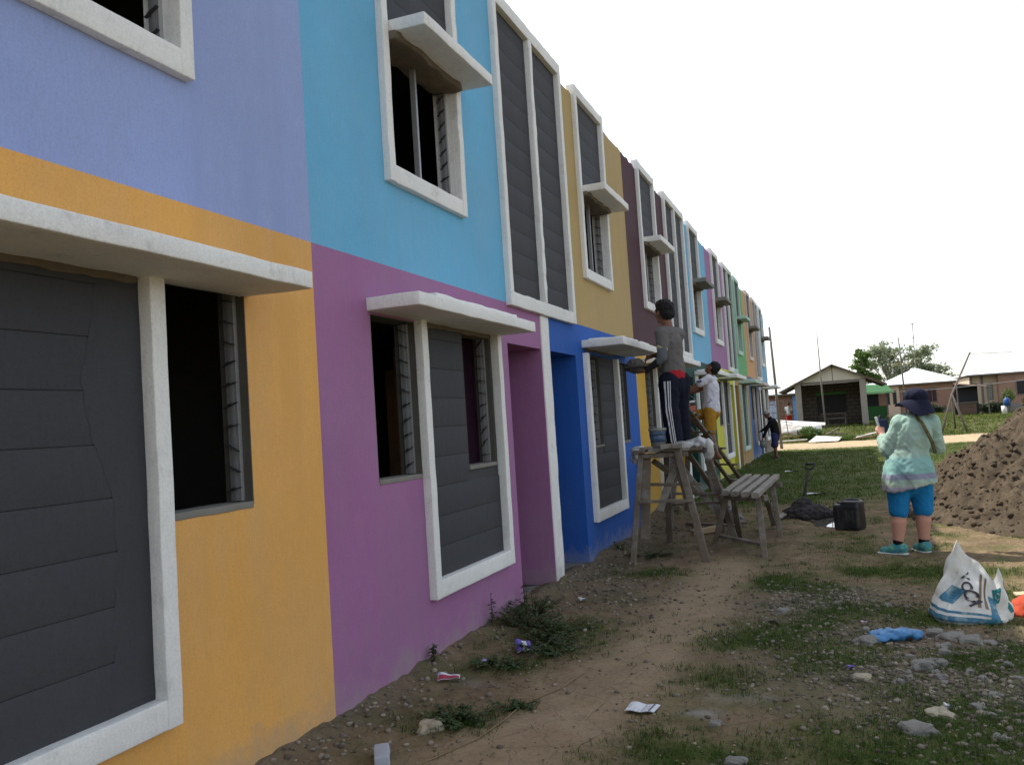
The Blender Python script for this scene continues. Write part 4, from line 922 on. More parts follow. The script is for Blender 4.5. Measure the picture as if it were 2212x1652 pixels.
# white sack
sk = empty('sack', (3.25, 6.65, 0), 'white woven rubbish sack with blue and teal print and two pinched corners', 'sack')
zg = G(3.25, 6.65)-.03
def sackP(u, v, off=0.):
    """u round the sack, v up"""
    a = 2*math.pi*u; ca, sa = math.cos(a), math.sin(a)
    e = 1-(1-v)**1.0
    bx, by = (.212 if ca < 0 else .252)*np.sign(ca)*abs(ca)**.75, .175*np.sign(sa)*abs(sa)**.75
    bulge = 1+.10*math.sin(min(v*2.3, 1)*math.pi)
    base = P(3.245+bx*bulge, 6.66+by*bulge, 0)
    tx = (ca+1)/2; ztop = .57-.30*tx**.8+.13*max(0, (tx-.78)/.22)**1.5-.02*math.sin(tx*9)
    top = P(3.235+.225*tx, 6.64+.012*sa+.03*math.sin(tx*5), 0)
    k = max(0., (v-.12)/.88)**1.25
    p = base*(1-k)+top*k
    p[2] = ztop*v
    fo = .026*math.sin(a*5+v*6)*math.sin(min(1, v*1.2)*math.pi)*(.4+.6*v)+.010*float(vnoise(P(p[0]*22, p[1]*22, v*9), 3))+.014*math.sin(a*13-v*9+2*math.sin(a*3))*v*(1-v)*3
    nrm = P(ca, sa*1.3, .2); nrm /= np.linalg.norm(nrm)
    shrink = .86+.14*min(1, v*7)
    p[0] = 3.245+(p[0]-3.245)*shrink; p[1] = 6.66+(p[1]-6.66)*shrink
    return p+nrm*(fo+off)+P(0, 0, zg)
SKM = simple('woven_plastic', (.66, .65, .60), .6, .10, 8, 130, .35, spec=.3, dirt=(.50, .47, .40), dscale=6)
MB().sheet(lambda u, v: sackP(u, v), 96, 34, True).build('sack_body', SKM, sk, True)
TEAL = simple('teal_print', (.012, .16, .16), .6, .25, 25, 100, .2); BLU = simple('blue_print', (.045, .17, .26), .6, .4, 25, 100, .2, dirt=(.30, .38, .38), dscale=16); DKI = simple('dark_ink', (.05, .045, .06), .6, .2, 30)
def patch(name, u0, u1, v0, v1, mat, shape=None, nu=26, nv=14):
    f_ = lambda a, b_: sackP(u0+(u1-u0)*a+(shape(a, b_) if shape else 0), v0+(v1-v0)*b_, .0022)
    MB().sheet(f_, nu, nv).build(name, mat, sk, True)
patch('teal_square', .845, .895, .52, .80, TEAL)
patch('blue_band', .50, .86, .11, .20, BLU); patch('blue_band', .52, .84, .24, .275, BLU); patch('blue_panel', .60, .70, .36, .58, BLU, lambda a, b_: .05*(b_-.5))
patch('teal_band', .80, .845, .12, .62, BLU, lambda a, b_: .02*b_); patch('teal_stripe', .955, .975, .25, .78, TEAL); patch('teal_square', .005, .03, .60, .72, TEAL)
# recycling mark on the teal square: three bent arrows
for k_ in range(3):
    a0 = k_*2.094
    pts = [(.870+.011*math.cos(a0+t_)*1.0, .66+.062*math.sin(a0+t_)) for t_ in np.linspace(.2, 1.75, 5)]
    mb = MB()
    for i in range(4):
        (ua, va), (ub, vb) = pts[i], pts[i+1]; n_ = P(-(vb-va)*.18, (ub-ua)/.18, 0)
        w_ = .0022; mb.add([sackP(ua-w_*.4, va-.009, .0045), sackP(ua+w_*.4, va+.009, .0045), sackP(ub+w_*.4, vb+.009, .0045), sackP(ub-w_*.4, vb-.009, .0045)], [(0, 1, 2, 3)])
    mb.build('arrow_mark', SKM, sk)
# lettering running down the sack
def letters(txt, u0, v0, du, dv_, size, mat):
    for i, ch in enumerate(txt):
        cu = bpy.data.curves.new('t', 'FONT'); cu.body = ch; cu.size = 1; cu.offset = .03; o = bpy.data.objects.new('t', cu); COL.objects.link(o)
        dg = bpy.context.evaluated_depsgraph_get(); me = bpy.data.meshes.new_from_object(o.evaluated_get(dg)); bpy.data.objects.remove(o)
        if not me.polygons: continue
        V = np.array([v.co[:] for v in me.vertices]); L_ = math.hypot(du*1.1, dv_*.45)
        ex = P(du*1.1, dv_*.45, 0)/L_; ey = P(-ex[1], ex[0], 0)
        W_ = [sackP(u0+i*du+(p[0]*ex[0]+p[1]*ey[0])*size/1.1, v0+i*dv_+(p[0]*ex[1]+p[1]*ey[1])*size/.45, .0085) for p in V]
        m2 = MB().add(W_, [tuple(p.vertices) for p in me.polygons]); m2.build('printed_letter', mat, sk)
letters('VCCA', .665, .76, .021, -.10, .075, DKI)
BRS = simple('brown_print', (.20, .14, .09), .7, .3, 20, 100, .2)
for u_ in (.765, .79): patch('brown_stripe', u_, u_+.012, .36, .86, BRS)
# red pail lying behind the sack
rc = MB(); rc.ell((3.66, 6.80, G(3.62, 6.78)+.05), (.13, .10, .07)); rc.ell((3.58, 6.76, G(3.6, 6.7)+.02), (.09, .10, .035)); rc.ell((3.74, 6.84, G(3.7, 6.8)+.02), (.10, .1, .05))
setp(blob('red_cloth', rc, .014, simple('red_cloth', (.42, .055, .02), .8, .25, 14, 60, .3), None, 2, .014, 14, 5, fold=folds(.008, 30, 5)), 'crumpled red cloth lying right behind the white sack', 'cloth')
for k_, (x, y, a, l) in enumerate(((3.72, 7.15, .3, .22), (3.80, 6.95, -.2, .3), (3.66, 7.4, .1, .25))):
    MB().beam((x, y, G(x, y)+.02), (x+l*math.cos(a), y+l*math.sin(a), G(x, y)+.04), .10, .012, (0, 0, 1), 4, .006, k_).build('cardboard_scrap', simple('cardboard', (.50, .38, .24), .9), None)
    setp(bpy.context.scene.objects[-1] if False else COL.objects[-1], 'torn cardboard strip in the sun right of the white sack', 'cardboard', 'cardboard strips behind the sack')
# blue plastic bag
pb = MB(); z_ = G(2.76, 6.08); pb.ell((2.70, 6.04, z_+.02), (.085, .07, .03)); pb.ell((2.80, 6.08, z_+.03), (.10, .06, .035)); pb.ell((2.88, 6.08, z_+.02), (.055, .05, .022)); pb.ell((2.68, 5.98, z_+.01), (.05, .05, .02))
BLB = simple('blue_film', (.05, .22, .46), .35, .2, 14, 40, .3, spec=.5); BLB.node_tree.nodes['Principled BSDF'].inputs['Transmission Weight'].default_value = .15
setp(blob('plastic_bag', pb, .009, BLB, None, 1, .018, 26, 7, fold=folds(.007, 50, 5)), 'crumpled light blue plastic bag on the ground before the white sack', 'plastic bag')

# litter
def sheet_thing(name, c, size, rz, label, cat, mat, curl=.01, parts=(), group=None, tiltx=0.):
    z = G(c[0], c[1])+.012; Mr = rotz(rz); rt = empty(name, (c[0], c[1], z), label, cat, group)
    def f_(u, v, o=0): 
        p = P((u-.5)*size[0], (v-.5)*size[1], 0); q_ = Mr@p; return P(c[0]+q_[0], c[1]+q_[1], z+o+curl*math.sin(u*2.5+v*1.7)+tiltx*v+.004*math.sin(u*9))
    mb = MB(); mb.sheet(lambda u, v: f_(u, v, .003), 12, 10); mb.sheet(lambda u, v: f_(u, 1-v), 12, 10); mb.build('sheet', mat, rt, True)
    for (nm, u0, u1, v0, v1, m_) in parts: MB().sheet(lambda u, v: f_(u0+(u1-u0)*u, v0+(v1-v0)*v, .0045), 8, 6).build(nm, m_, rt, True)
    return rt
PAP = simple('white_paper', (.62, .64, .66), .8, .06, 20, 60, .1); INK = simple('grey_ink', (.12, .12, .15), .8, .1, 20)
sheet_thing('paper_form', (1.485, 4.47), (.155, .135), -.06, 'white printed paper form lying flat on the bare path', 'paper', PAP, .004, [('printed_bar', .80, .86, .02, .98, INK), ('printed_line', .56, .575, .03, .97, INK), ('printed_line', .575, .80, .66, .68, INK), ('printed_line', .575, .80, .32, .34, INK), ('printed_spot', .08, .11, .52, .60, INK)])
REDW = simple('red_wrapper', (.34, .045, .075), .5, .3, 30, 60, .2); LILW = simple('lilac_wrapper', (.36, .30, .52), .5, .3, 30); VIO = simple('violet_wrapper', (.10, .07, .32), .5, .3, 30)
sheet_thing('wrapper', (.27, 4.72), (.13, .06), .35, 'red and white snack wrapper at the foot of the purple wall', 'wrapper', PAP, .012, [('red_print', .02, .98, .0, .55, REDW), ('red_print', .02, .12, .5, .95, LILW)], tiltx=.02)
sheet_thing('wrapper', (.47, 5.47), (.10, .10), .5, 'violet and white wrapper among the weeds by the purple wall', 'wrapper', PAP, .012, [('violet_print', .0, .42, .0, 1, VIO), ('violet_print', .72, 1, .0, 1, VIO)], tiltx=.05)
sheet_thing('wrapper', (.37, 5.10), (.10, .035), .1, 'pale lilac wrapper strip between the wall weeds', 'wrapper', LILW, .010)
sheet_thing('wrapper', (2.60, 6.40), (.05, .03), .4, 'tiny pink wrapper on the gravel left of the blue bag', 'wrapper', simple('pink_wrapper', (.55, .35, .45), .6), .006)
sheet_thing('wrapper', (2.95, 6.16), (.05, .03), .2, 'tiny pink wrapper right of the blue bag', 'wrapper', MATS['pink_wrapper'], .006)
sheet_thing('foil_scrap', (2.93, 4.70), (.035, .03), .2, 'small shiny foil scrap in the grass at the right', 'foil', simple('foil', (.6, .62, .64), .3, .2, 40, 50, .5, metal=.5), .012)
sheet_thing('wrapper', (2.50, 5.32), (.05, .03), .9, 'small dark blue wrapper left of the pale stone', 'wrapper', VIO, .006)
sheet_thing('plastic_scrap', (.42, 7.05), (.07, .06), .7, 'small white plastic scrap on the gravel before the purple entrance', 'plastic', PAP, .02)
sheet_thing('plastic_scrap', (2.05, 15.9), (.32, .14), .1, 'white plastic scrap on the shaded lawn behind the shovel', 'plastic', PAP, .02)
sheet_thing('plastic_scrap', (1.35, 21.5), (.3, .14), .1, 'white plastic scrap on the shaded lawn far behind the bench', 'plastic', PAP, .02)
sheet_thing('wood_strip', (1.98, 6.28), (.15, .02), -.45, 'dark thin wooden strip lying on the gravel in mid ground', 'wood', WOOD, .02)
bl = empty('brick_piece', (.46, 3.58, 0), 'pale grey broken slab at the bottom edge near the wall', 'slab'); MB().rbox((-.035, -.09, -.02), (.035, .09, .028), .006, .03, .004, 20, 3, rotz(.5), (.47, 3.56, G(.47, 3.56)+.01)).build('slab', simple('pale_slab', (.34, .36, .40), .9, .15, 20), bl, True)
bl = empty('wood_scrap', (.85, 11.2, 0), 'pale split wood block on the ground under the trestle', 'wood'); bm_('block', (.70, 11.0, G(.75, 11)+.04), (1.02, 11.25, G(.9, 11.1)+.05), .10, .07, bl, simple('fresh_wood', (.42, .31, .19), .9), (0, 0, 1), 71)
bl = empty('wood_scrap', (1.72, 12.6, 0), 'pale plank end lying on soil behind the bench', 'wood'); bm_('block', (1.62, 12.2, G(1.65, 12.2)+.03), (1.76, 13.0, G(1.7, 13)+.05), .09, .03, bl, WOODL, (0, 0, 1), 72)
bl = empty('scrap_board', (.75, 11.6, 0), 'dark plank lying under the trestle', 'plank'); bm_('board', (.5, 11.9, G(.5, 11.9)+.02), (1.25, 11.6, G(1.2, 11.6)+.03), .10, .03, bl, WOOD, (0, 0, 1), 73)
bl = empty('scrap_board', (.95, 12.2, 0), 'long board propped against the ladder behind the trestle', 'plank'); bm_('board', (1.22, 12.0, G(1.2, 12.0)+.02), (.62, 13.4, .62), .10, .03, bl, WOOD, (0, 0, 1), 74)
bb = MB(); zz = G(1.0, 12.4); bb.ell((1.02, 12.2, zz+.08), (.14, .13, .12)); bb.ell((1.12, 12.12, zz+.05), (.10, .1, .07)); setp(blob('rubbish_bag', bb, .016, simple('dark_film', (.03, .032, .045), .35, .3, 12, 40, .4, spec=.5), None, 1, .02, 20, 9), 'dark plastic rubbish bag on the ground behind the trestle', 'rubbish bag')
mb = MB(); mb.tube([(x, y, G(x, y)+.006) for x, y in ((.55, 3.3), (.70, 3.62), (.80, 3.9), (.84, 4.2), (.83, 4.45), (.95, 4.7), (1.02, 5.0))], .0035, 6); setp(mb.build('straw_rope', simple('straw', (.21, .15, .08), .9), None, True), 'thin straw coloured cord trailing along the bare path', 'cord')

# stones
STN = simple('grey_stone', (.19, .18, .16), .95, .3, 14, 60, .7); STP = simple('pale_stone', (.33, .29, .21), .95, .25, 14, 60, .6)
def stone_mesh(seed, sub=2):
    bm = bmesh.new(); bmesh.ops.create_icosphere(bm, subdivisions=sub, radius=1)
    [v.co.__imul__(.8/max(abs(v.co.x), abs(v.co.y)*.9, abs(v.co.z), .75)) for v in bm.verts]
    V = np.array([v.co[:] for v in bm.verts]); d = .45*vnoise(V*1.1+seed*9.1, seed)+.22*vnoise(V*2.6+seed, seed+5)+.06*vnoise(V*7+seed, seed+8)
    sc = np.array([1, .75+.2*math.sin(seed), .55+.12*math.cos(seed*2)])
    for v, k in zip(bm.verts, d): c = np.array(v.co[:])*(1+k)*sc; c[2] = max(c[2], -.45); v.co = c
    me = bpy.data.meshes.new('stone'); bm.to_mesh(me); bm.free(); return me
SM = [stone_mesh(s, 3) for s in range(6)]; 
def stone(x, y, s, label, mat=STN, k=0, group=None, rz=0.):
    me = SM[k % 6]
    if mat is STP: me = SMP[k % 6]
    o = bpy.data.objects.new('stone', me); COL.objects.link(o); o.location = (x, y, G(x, y)+s*.08); o.scale = (s, s, s); o.rotation_euler = (0, 0, rz); setp(o, label, 'stone', group)
SMP = [m.copy() for m in SM]
for m in SM: m.materials.append(STN)
for m in SMP: m.materials.append(STP)
stone(2.86, 5.42, .062, 'rounded grey stone in the middle of the rubble at the right', k=0, rz=.4)
stone(2.91, 5.52, .05, 'grey stone touching the rounded one in the rubble', k=1)
stone(3.10, 6.10, .085, 'largest grey stone just in front of the white sack', k=2, rz=.5)
stone(3.19, 6.0, .075, 'grey stone right of the largest one before the sack', k=3)
stone(2.55, 5.16, .055, 'pale cream wedge shaped stone in the grass', STP, 4)
stone(2.78, 4.35, .10, 'flat half buried grey rock at the bottom right', k=5, rz=.3)
stone(2.88, 4.62, .06, 'pale slab like stone near the bottom right', STP, 1, rz=.2)
stone(1.88, 4.30, .035, 'single small grey pebble on the bare path', k=3)
stone(2.02, 3.86, .055, 'pointed grey stone at the bottom edge', k=4)
stone(2.60, 5.95, .07, 'flat grey stone below the blue bag', k=2, rz=1.); stone(3.0, 6.18, .06, 'grey brown stone between blue bag and sack', k=4)
stone(2.05, 6.75, .07, 'grey stone beside the grass patch in mid ground', k=5, rz=1.1)
stone(.50, 3.98, .07, 'yellowish stone in the weeds near the orange wall', STP, 0, rz=.8)
for k_ in range(46):
    x, y = RNG.uniform(2.2, 3.5), RNG.uniform(4.2, 7.4)
    if RNG.random() > gravelm(x, y)*1.3: x, y = RNG.uniform(2.6, 3.5), RNG.uniform(4.6, 5.9)
    stone(x, y, RNG.uniform(.022, .042), 'small grey stone lying among the rubble at the right', k=k_, group='small stones in the rubble', rz=RNG.uniform(0, 6))
# gravel too small to count
ico = bmesh.new(); bmesh.ops.create_icosphere(ico, subdivisions=1, radius=1); IV = np.array([v.co[:] for v in ico.verts]); IF = np.array([[v.index for v in f.verts] for f in ico.faces]); ico.free()
n = 34000; x = np.concatenate([RNG.uniform(.02, 4.2, n), RNG.uniform(.02, 1.6, n//3), RNG.uniform(1.9, 3.9, n//3)]); y = np.concatenate([2.3+RNG.uniform(0, 1, n)**1.25*10.5, RNG.uniform(3, 13, n//3), RNG.uniform(3.6, 8.2, n//3)])
k = RNG.random(len(x)) < np.clip(gravelm(x, y)*1.0+.02, 0, 1); x, y = x[k], y[k]; m = len(x)
s = .004+.018*RNG.random(m)**3.2
A = RNG.uniform(0, 6.28, m); V = IV[None]*(1+.35*(RNG.random((m, len(IV), 1))-.5))*s[:, None, None]*np.stack([np.ones(m), RNG.uniform(.6, 1, m), RNG.uniform(.4, .8, m)], -1)[:, None, :]
ca, sa = np.cos(A)[:, None], np.sin(A)[:, None]; V = np.stack([V[..., 0]*ca-V[..., 1]*sa, V[..., 0]*sa+V[..., 1]*ca, V[..., 2]], -1)
V = V+np.stack([x, y, gh(x, y)+s*.2], -1)[:, None, :]
Fg = (IF[None]+(np.arange(m)*len(IV))[:, None, None]).reshape(-1, 3)
GRV, gt, gb = nt('gravel_stones'); at_ = node(gt, 'ShaderNodeAttribute', attribute_name='tone'); gt.links.new(ramp(gt, at_.outputs['Fac'], (.075, .06, .044), (.29, .25, .19), .0, 1.0), gb.inputs['Base Color']); gb.inputs['Roughness'].default_value = .95
setp(trimesh('gravel', V.reshape(-1, 3), Fg, GRV, attrs={'tone': np.repeat(RNG.random(m)**1.6, len(IV))}), 'loose grey gravel scattered over the building site ground', 'gravel', kind='stuff')

# ------------------------------------------------------------------ grass and weeds
GM, gt, gb = nt('grass_blades'); at_ = node(gt, 'ShaderNodeAttribute', attribute_name='tone')
cr = node(gt, 'ShaderNodeValToRGB'); e = cr.color_ramp.elements; e[0].color = (.022, .050, .006, 1); e[1].color = (.16, .13, .045, 1); e[1].position = 1
q_ = e.new(.55); q_.color = (.062, .110, .012, 1); q_ = e.new(.8); q_.color = (.11, .135, .022, 1)
gt.links.new(at_.outputs['Fac'], cr.inputs[0]); gt.links.new(cr.outputs[0], gb.inputs['Base Color']); gb.inputs['Roughness'].default_value = .6; gb.inputs['Specular IOR Level'].default_value = .2
tl = node(gt, 'ShaderNodeBsdfTranslucent'); gt.links.new(cr.outputs[0], tl.inputs[0]); ms = node(gt, 'ShaderNodeMixShader'); ms.inputs[0].default_value = .35
gt.links.new(gb.outputs[0], ms.inputs[1]); gt.links.new(tl.outputs[0], ms.inputs[2]); gt.links.new(ms.outputs[0], gt.nodes['Material Output'].inputs[0])
def blades(x, y, h, w, lean, tone):
    m = len(x); a = RNG.uniform(0, 6.28, m); d = np.stack([np.cos(a), np.sin(a)], -1); sd = np.stack([-np.sin(a), np.cos(a)], -1)
    z = gh(x, y)-.005; B = np.stack([x, y, z], -1); V = np.zeros((m, 5, 3)); ln = lean*RNG.uniform(.2, 1.2, m)
    V[:, 0] = B; V[:, 1] = B; V[:, 0, :2] -= sd*(w/2)[:, None]; V[:, 1, :2] += sd*(w/2)[:, None]
    mid = B.copy(); mid[:, :2] += d*(h*ln*.35)[:, None]; mid[:, 2] += h*.6
    V[:, 2] = mid; V[:, 3] = mid; V[:, 2, :2] -= sd*(w*.4)[:, None]; V[:, 3, :2] += sd*(w*.4)[:, None]
    V[:, 4] = B; V[:, 4, :2] += d*(h*ln)[:, None]; V[:, 4, 2] += h*(1-.25*np.clip(ln, 0, 1.3))
    f = np.array([[0, 1, 3], [0, 3, 2], [2, 3, 4]]); Fb = (f[None]+(np.arange(m)*5)[:, None, None]).reshape(-1, 3)
    return V.reshape(-1, 3), Fb, np.repeat(tone, 5)
def scatter(n, xr, yr, bias=1.0):
    # tufts: centres drawn from the grass map, blades around each
    cx = RNG.uniform(*xr, n); cy = yr[0]+(yr[1]-yr[0])*RNG.random(n)**bias; k = RNG.random(n) < grassm(cx, cy); return cx[k], cy[k]
def lawn(name, label, n, per, spread, xr, yr, hr, wr, bias=1.0, tone0=.0):
    cx, cy = scatter(n, xr, yr, bias); m = len(cx); x = np.repeat(cx, per)+RNG.normal(0, spread, m*per); y = np.repeat(cy, per)+RNG.normal(0, spread, m*per)
    ok = (x > .015)|(y > 34.8); x, y = x[ok], y[ok]; tn_ = np.clip(np.repeat(RNG.beta(2, 3.2, m), per)[ok]+RNG.normal(0, .12, len(x))+tone0, 0, 1)
    hs_ = np.repeat(RNG.uniform(.5, 1, m), per)[ok]*RNG.uniform(*hr, len(x))
    V, Fb, T = blades(x, y, hs_, RNG.uniform(*wr, len(x)), 1.25, tn_)
    setp(trimesh(name, V, Fb, GM, attrs={'tone': T}), label, 'grass', kind='stuff')
lawn('grass', 'short grass tufts on the shaded bare ground', 52000, 9, .022, (.0, 4.4), (2.4, 13.0), (.015, .055), (.002, .0045), 1.25)
lawn('grass', 'shaded lawn behind the work bench', 15000, 6, .05, (.0, 9.0), (13.0, 36.5), (.03, .09), (.006, .014), 1.3, .16)
lawn('grass', 'sunlit grass before the far houses', 16000, 6, .12, (-6, 22.0), (42.6, 75), (.06, .20), (.02, .045), 1.3, .30)
# dead leaves, straw and chips blown about
n = 9000; x = RNG.uniform(.03, 4.2, n); y = 2.6+RNG.random(n)**1.2*10.5; z = gh(x, y)+.004; a = RNG.uniform(0, 6.28, n); straw = RNG.random(n) < .6
L = np.where(straw, RNG.uniform(.02, .07, n), RNG.uniform(.008, .022, n)); w_ = np.where(straw, .0015, L*.4); d = np.stack([np.cos(a), np.sin(a), RNG.normal(0, .12, n)], -1); s_ = np.stack([-np.sin(a), np.cos(a), RNG.normal(0, .25, n)], -1); b_ = np.stack([x, y, z], -1)
V = np.stack([b_-d*L[:, None]/2, b_+s_*w_[:, None], b_+d*L[:, None]/2, b_-s_*w_[:, None]], 1).reshape(-1, 3)
LIT, lt, lb = nt('dry_litter'); at_ = node(lt, 'ShaderNodeAttribute', attribute_name='tone'); lt.links.new(ramp(lt, at_.outputs['Fac'], (.05, .035, .02), (.34, .27, .17), .0, 1.0), lb.inputs['Base Color']); lb.inputs['Roughness'].default_value = .9
setp(trimesh('dry_litter', V, np.arange(n*4).reshape(-1, 4), LIT, attrs={'tone': np.repeat(RNG.random(n)**1.8, 4)}), 'dry straw, leaf bits and chips scattered over the soil', 'litter', kind='stuff')
# weeds with leaves along the purple wall
LEAF = simple('weed_leaf', (.032, .060, .014), .6, .4, 20, 80, .2); STEM = simple('weed_stem', (.06, .045, .022), .8, .3, 20)
def weed(x, y, h, n, spread, label, name='weed', leaf=.030, mats=(LEAF, STEM), group=None):
    rt = empty(name, (x, y, G(x, y)), label, 'weed', group); st = MB(); V = []; Fl = []; r = np.random.default_rng(int(x*1000+y*77))
    for k in range(n):
        a = r.uniform(0, 6.28); rad = r.uniform(0, 1)**.6*spread; bx, by = x+.25*rad*math.cos(a), y+.25*rad*math.sin(a); hh = h*r.uniform(.5, 1)*(1-.4*rad/max(spread, .01))
        tx, ty = max(.02, x+rad*math.cos(a)), y+rad*math.sin(a); z0 = G(bx, by)
        pts = [P(bx, by, z0-.01), P((bx+tx)/2, (by+ty)/2, z0+hh*.6), P(tx, ty, z0+hh)]; st.tube(pts, [.003, .0025, .0015], 5)
        for j in range(16):
            t_ = r.uniform(.15, 1); c = pts[0]+(pts[1]-pts[0])*min(1, t_*2) if t_ < .5 else pts[1]+(pts[2]-pts[1])*(t_*2-1)
            b_ = r.uniform(0, 6.28); d = P(math.cos(b_), math.sin(b_), r.uniform(-.3, .5)); s_ = P(-math.sin(b_), math.cos(b_), 0); L_ = leaf*r.uniform(.6, 1.4); i0 = len(V)
            V += [c, c+d*L_*.5+s_*L_*.32, c+d*L_+P(0, 0, -.2*L_), c+d*L_*.5-s_*L_*.32]; Fl.append((i0, i0+1, i0+2, i0+3))
    st.build('stem', mats[1], rt); MB().add(V, Fl).build('leaves', mats[0], rt)
weed(.20, 6.45, .20, 34, .28, 'bushy weed at the purple wall nearest the entrance'); weed(.28, 6.05, .17, 40, .30, 'bushy dark weed left of the tallest wall weed')
weed(.55, 5.9, .11, 42, .34, 'low spreading weed out from the purple wall'); weed(.66, 5.5, .08, 34, .28, 'low weed beside the violet wrapper')
weed(.06, 6.62, .32, 3, .03, 'single upright weed stalk against the purple wall'); weed(.05, 5.95, .24, 3, .03, 'second upright weed stalk against the purple wall'); weed(.05, 4.98, .15, 4, .04, 'small upright weed near the red wrapper')
weed(.62, 4.12, .07, 34, .28, 'low weed patch on soil before the purple wall'); weed(.80, 4.40, .05, 10, .16, 'low weed patch beside the straw cord'); weed(.48, 5.05, .07, 22, .2, 'low weed patch beside the lilac wrapper')
weed(.25, 12.4, .14, 8, .2, 'dark weed on the heap at the yellow wall'); weed(.12, 9.6, .16, 5, .08, 'small weed at the foot of the bright blue wall'); weed(.5, 9.3, .06, 30, .3, 'low dark weed patch between trestle legs and blue wall')
# ------------------------------------------------------------------ the far side of the road
ROOFW = simple('bright_metal_roof', (.80, .81, .82), .35, .04, 2, 20, .05, metal=.2)
TERRA = simple('terracotta_wall', (.32, .185, .135), .9, .18, 1.2, 12, .2, dirt=(.24, .14, .10), dscale=1.5)
CREAMW = simple('cream_wall', (.55, .42, .31), .9, .12, 1.5, 12, .2); DARKW = simple('opening_shade_black', (.012, .012, .014), .5, .2, 3, 10, 0)  # near-black colour stands for the shade inside openings and unlit rooms
GREENW = simple('green_wall', (.028, .105, .032), .9, .2, 2, 12, .2); RUST = simple('rusty_roof', (.12, .075, .055), .85, .35, 3, 12, .3); SUPF = simple('rough_pole_wood', (.16, .14, .12), .9, .3, 8)
GAB = simple('gable_board', (.50, .46, .38), .9, .1, 2, 12, .1); BLK_ = None
CHB, ct, cb = nt('hollow_block_wall'); bk_ = node(ct, 'ShaderNodeTexBrick'); bk_.inputs['Color1'].default_value = (.22, .185, .145, 1); bk_.inputs['Color2'].default_value = (.17, .14, .11, 1); bk_.inputs['Mortar'].default_value = (.075, .062, .05, 1)
bk_.inputs['Scale'].default_value = 1; bk_.inputs['Brick Width'].default_value = .42; bk_.inputs['Row Height'].default_value = .21; bk_.inputs['Mortar Size'].default_value = .018
g_ = node(ct, 'ShaderNodeNewGeometry'); sx_ = node(ct, 'ShaderNodeSeparateXYZ'); cx_ = node(ct, 'ShaderNodeCombineXYZ'); ct.links.new(g_.outputs['Position'], sx_.inputs[0]); ad_ = node(ct, 'ShaderNodeMath', operation='ADD'); ct.links.new(sx_.outputs[0], ad_.inputs[0]); ct.links.new(sx_.outputs[1], ad_.inputs[1]); ct.links.new(ad_.outputs[0], cx_.inputs[0]); ct.links.new(sx_.outputs[2], cx_.inputs[1]); ct.links.new(cx_.outputs[0], bk_.inputs['Vector']); ct.links.new(bk_.outputs[0], cb.inputs['Base Color']); cb.inputs['Roughness'].default_value = .95
def slab(mb, quad, t=.04):
    q4 = [P(*p) for p in quad]; n = np.cross(q4[1]-q4[0], q4[3]-q4[0]); n = n/np.linalg.norm(n)*t
    mb.add(q4+[p-n for p in q4], [(0, 1, 2, 3), (7, 6, 5, 4), (0, 4, 5, 1), (1, 5, 6, 2), (2, 6, 7, 3), (3, 7, 4, 0)]); return mb
def px_(name, lo, hi, mat, par): return MB().box(lo, hi).build(name, mat, par)

zb = .36
sh = empty('shed', (2.2, 51.5, zb), 'open fronted hollow block shed with white gable and rusty roof', 'shed')
for x in (.40, 3.70): MB().rbox((x-.15, 49.9, zb-.3), (x+.17, 50.2, 2.88), .02, .4, .01, 3, 1).build('column', simple('concrete_column', (.26, .235, .20), .9, .2, 4), sh)
wb = MB(); 
for lo, hi in (((.35, 53.6, zb-.3), (1.25, 53.75, 2.8)), ((2.85, 53.6, zb-.3), (3.9, 53.75, 2.8)), ((1.25, 53.6, zb-.3), (2.85, 53.75, 1.0)), ((1.25, 53.6, 2.15), (2.85, 53.75, 2.8))): wb.box(lo, hi)
wb.build('back_wall', CHB, sh); px_('side_wall', (.25, 50.2, zb-.3), (.36, 53.75, 2.8), CHB, sh); px_('side_wall', (3.72, 50.22, zb-.3), (3.84, 53.75, 2.8), CHB, sh)
px_('inner_shade_sheet', (1.2, 55.0, zb-.3), (2.95, 55.1, 2.8), DARKW, sh); px_('earth_floor', (.36, 50.1, zb-.25), (3.72, 53.6, zb+.015), simple('dark_earth', (.09, .07, .05), .95), sh)  # flat black sheet behind the back opening paints the shade beyond it
def gab(name, pts, mat=GAB):
    n = len(pts); MB().add([(x, 49.98, z) for x, z in pts]+[(x, 50.02, z) for x, z in pts], [tuple(range(n)), tuple(range(2*n-1, n-1, -1))]+[(i, n+i, n+(i+1) % n, (i+1) % n) for i in range(n)]).build(name, mat, sh)
gab('gable_board', [(.42, 2.86), (2.205, 2.86), (2.205, 3.62)]); gab('gable_board', [(2.255, 2.86), (4.02, 2.86), (2.255, 3.60)]); gab('gable_strip', [(2.206, 2.86), (2.254, 2.86), (2.254, 3.6), (2.206, 3.62)], SUPF)
px_('lintel', (.25, 49.97, 2.72), (3.86, 50.2, 2.86), SUPF, sh)
rf = slab(MB(), [(-.62, 49.6, 2.42), (2.24, 49.6, 3.74), (2.24, 54.3, 3.74), (-.62, 54.3, 2.42)]).build('roof_slope', RUST, sh); slab(MB(), [(2.24, 49.6, 3.74), (4.92, 49.6, 2.50), (4.92, 54.3, 2.50), (2.24, 54.3, 3.74)]).build('roof_slope', RUST, sh)
for k_ in range(5): y_ = 49.7+k_*1.05; mb = MB(); mb.beam((-.55, y_, 2.38), (2.2, y_, 3.65), .06, .09, (0, 0, 1), 2, 0); mb.beam((2.3, y_, 3.65), (4.85, y_, 2.46), .06, .09, (0, 0, 1), 2, 0); mb.build('rafter', SUPF, sh)
px_('green_board', (1.2, 53.55, 2.16), (2.9, 53.59, 2.30), simple('green_board', (.12, .34, .10), .8), sh)
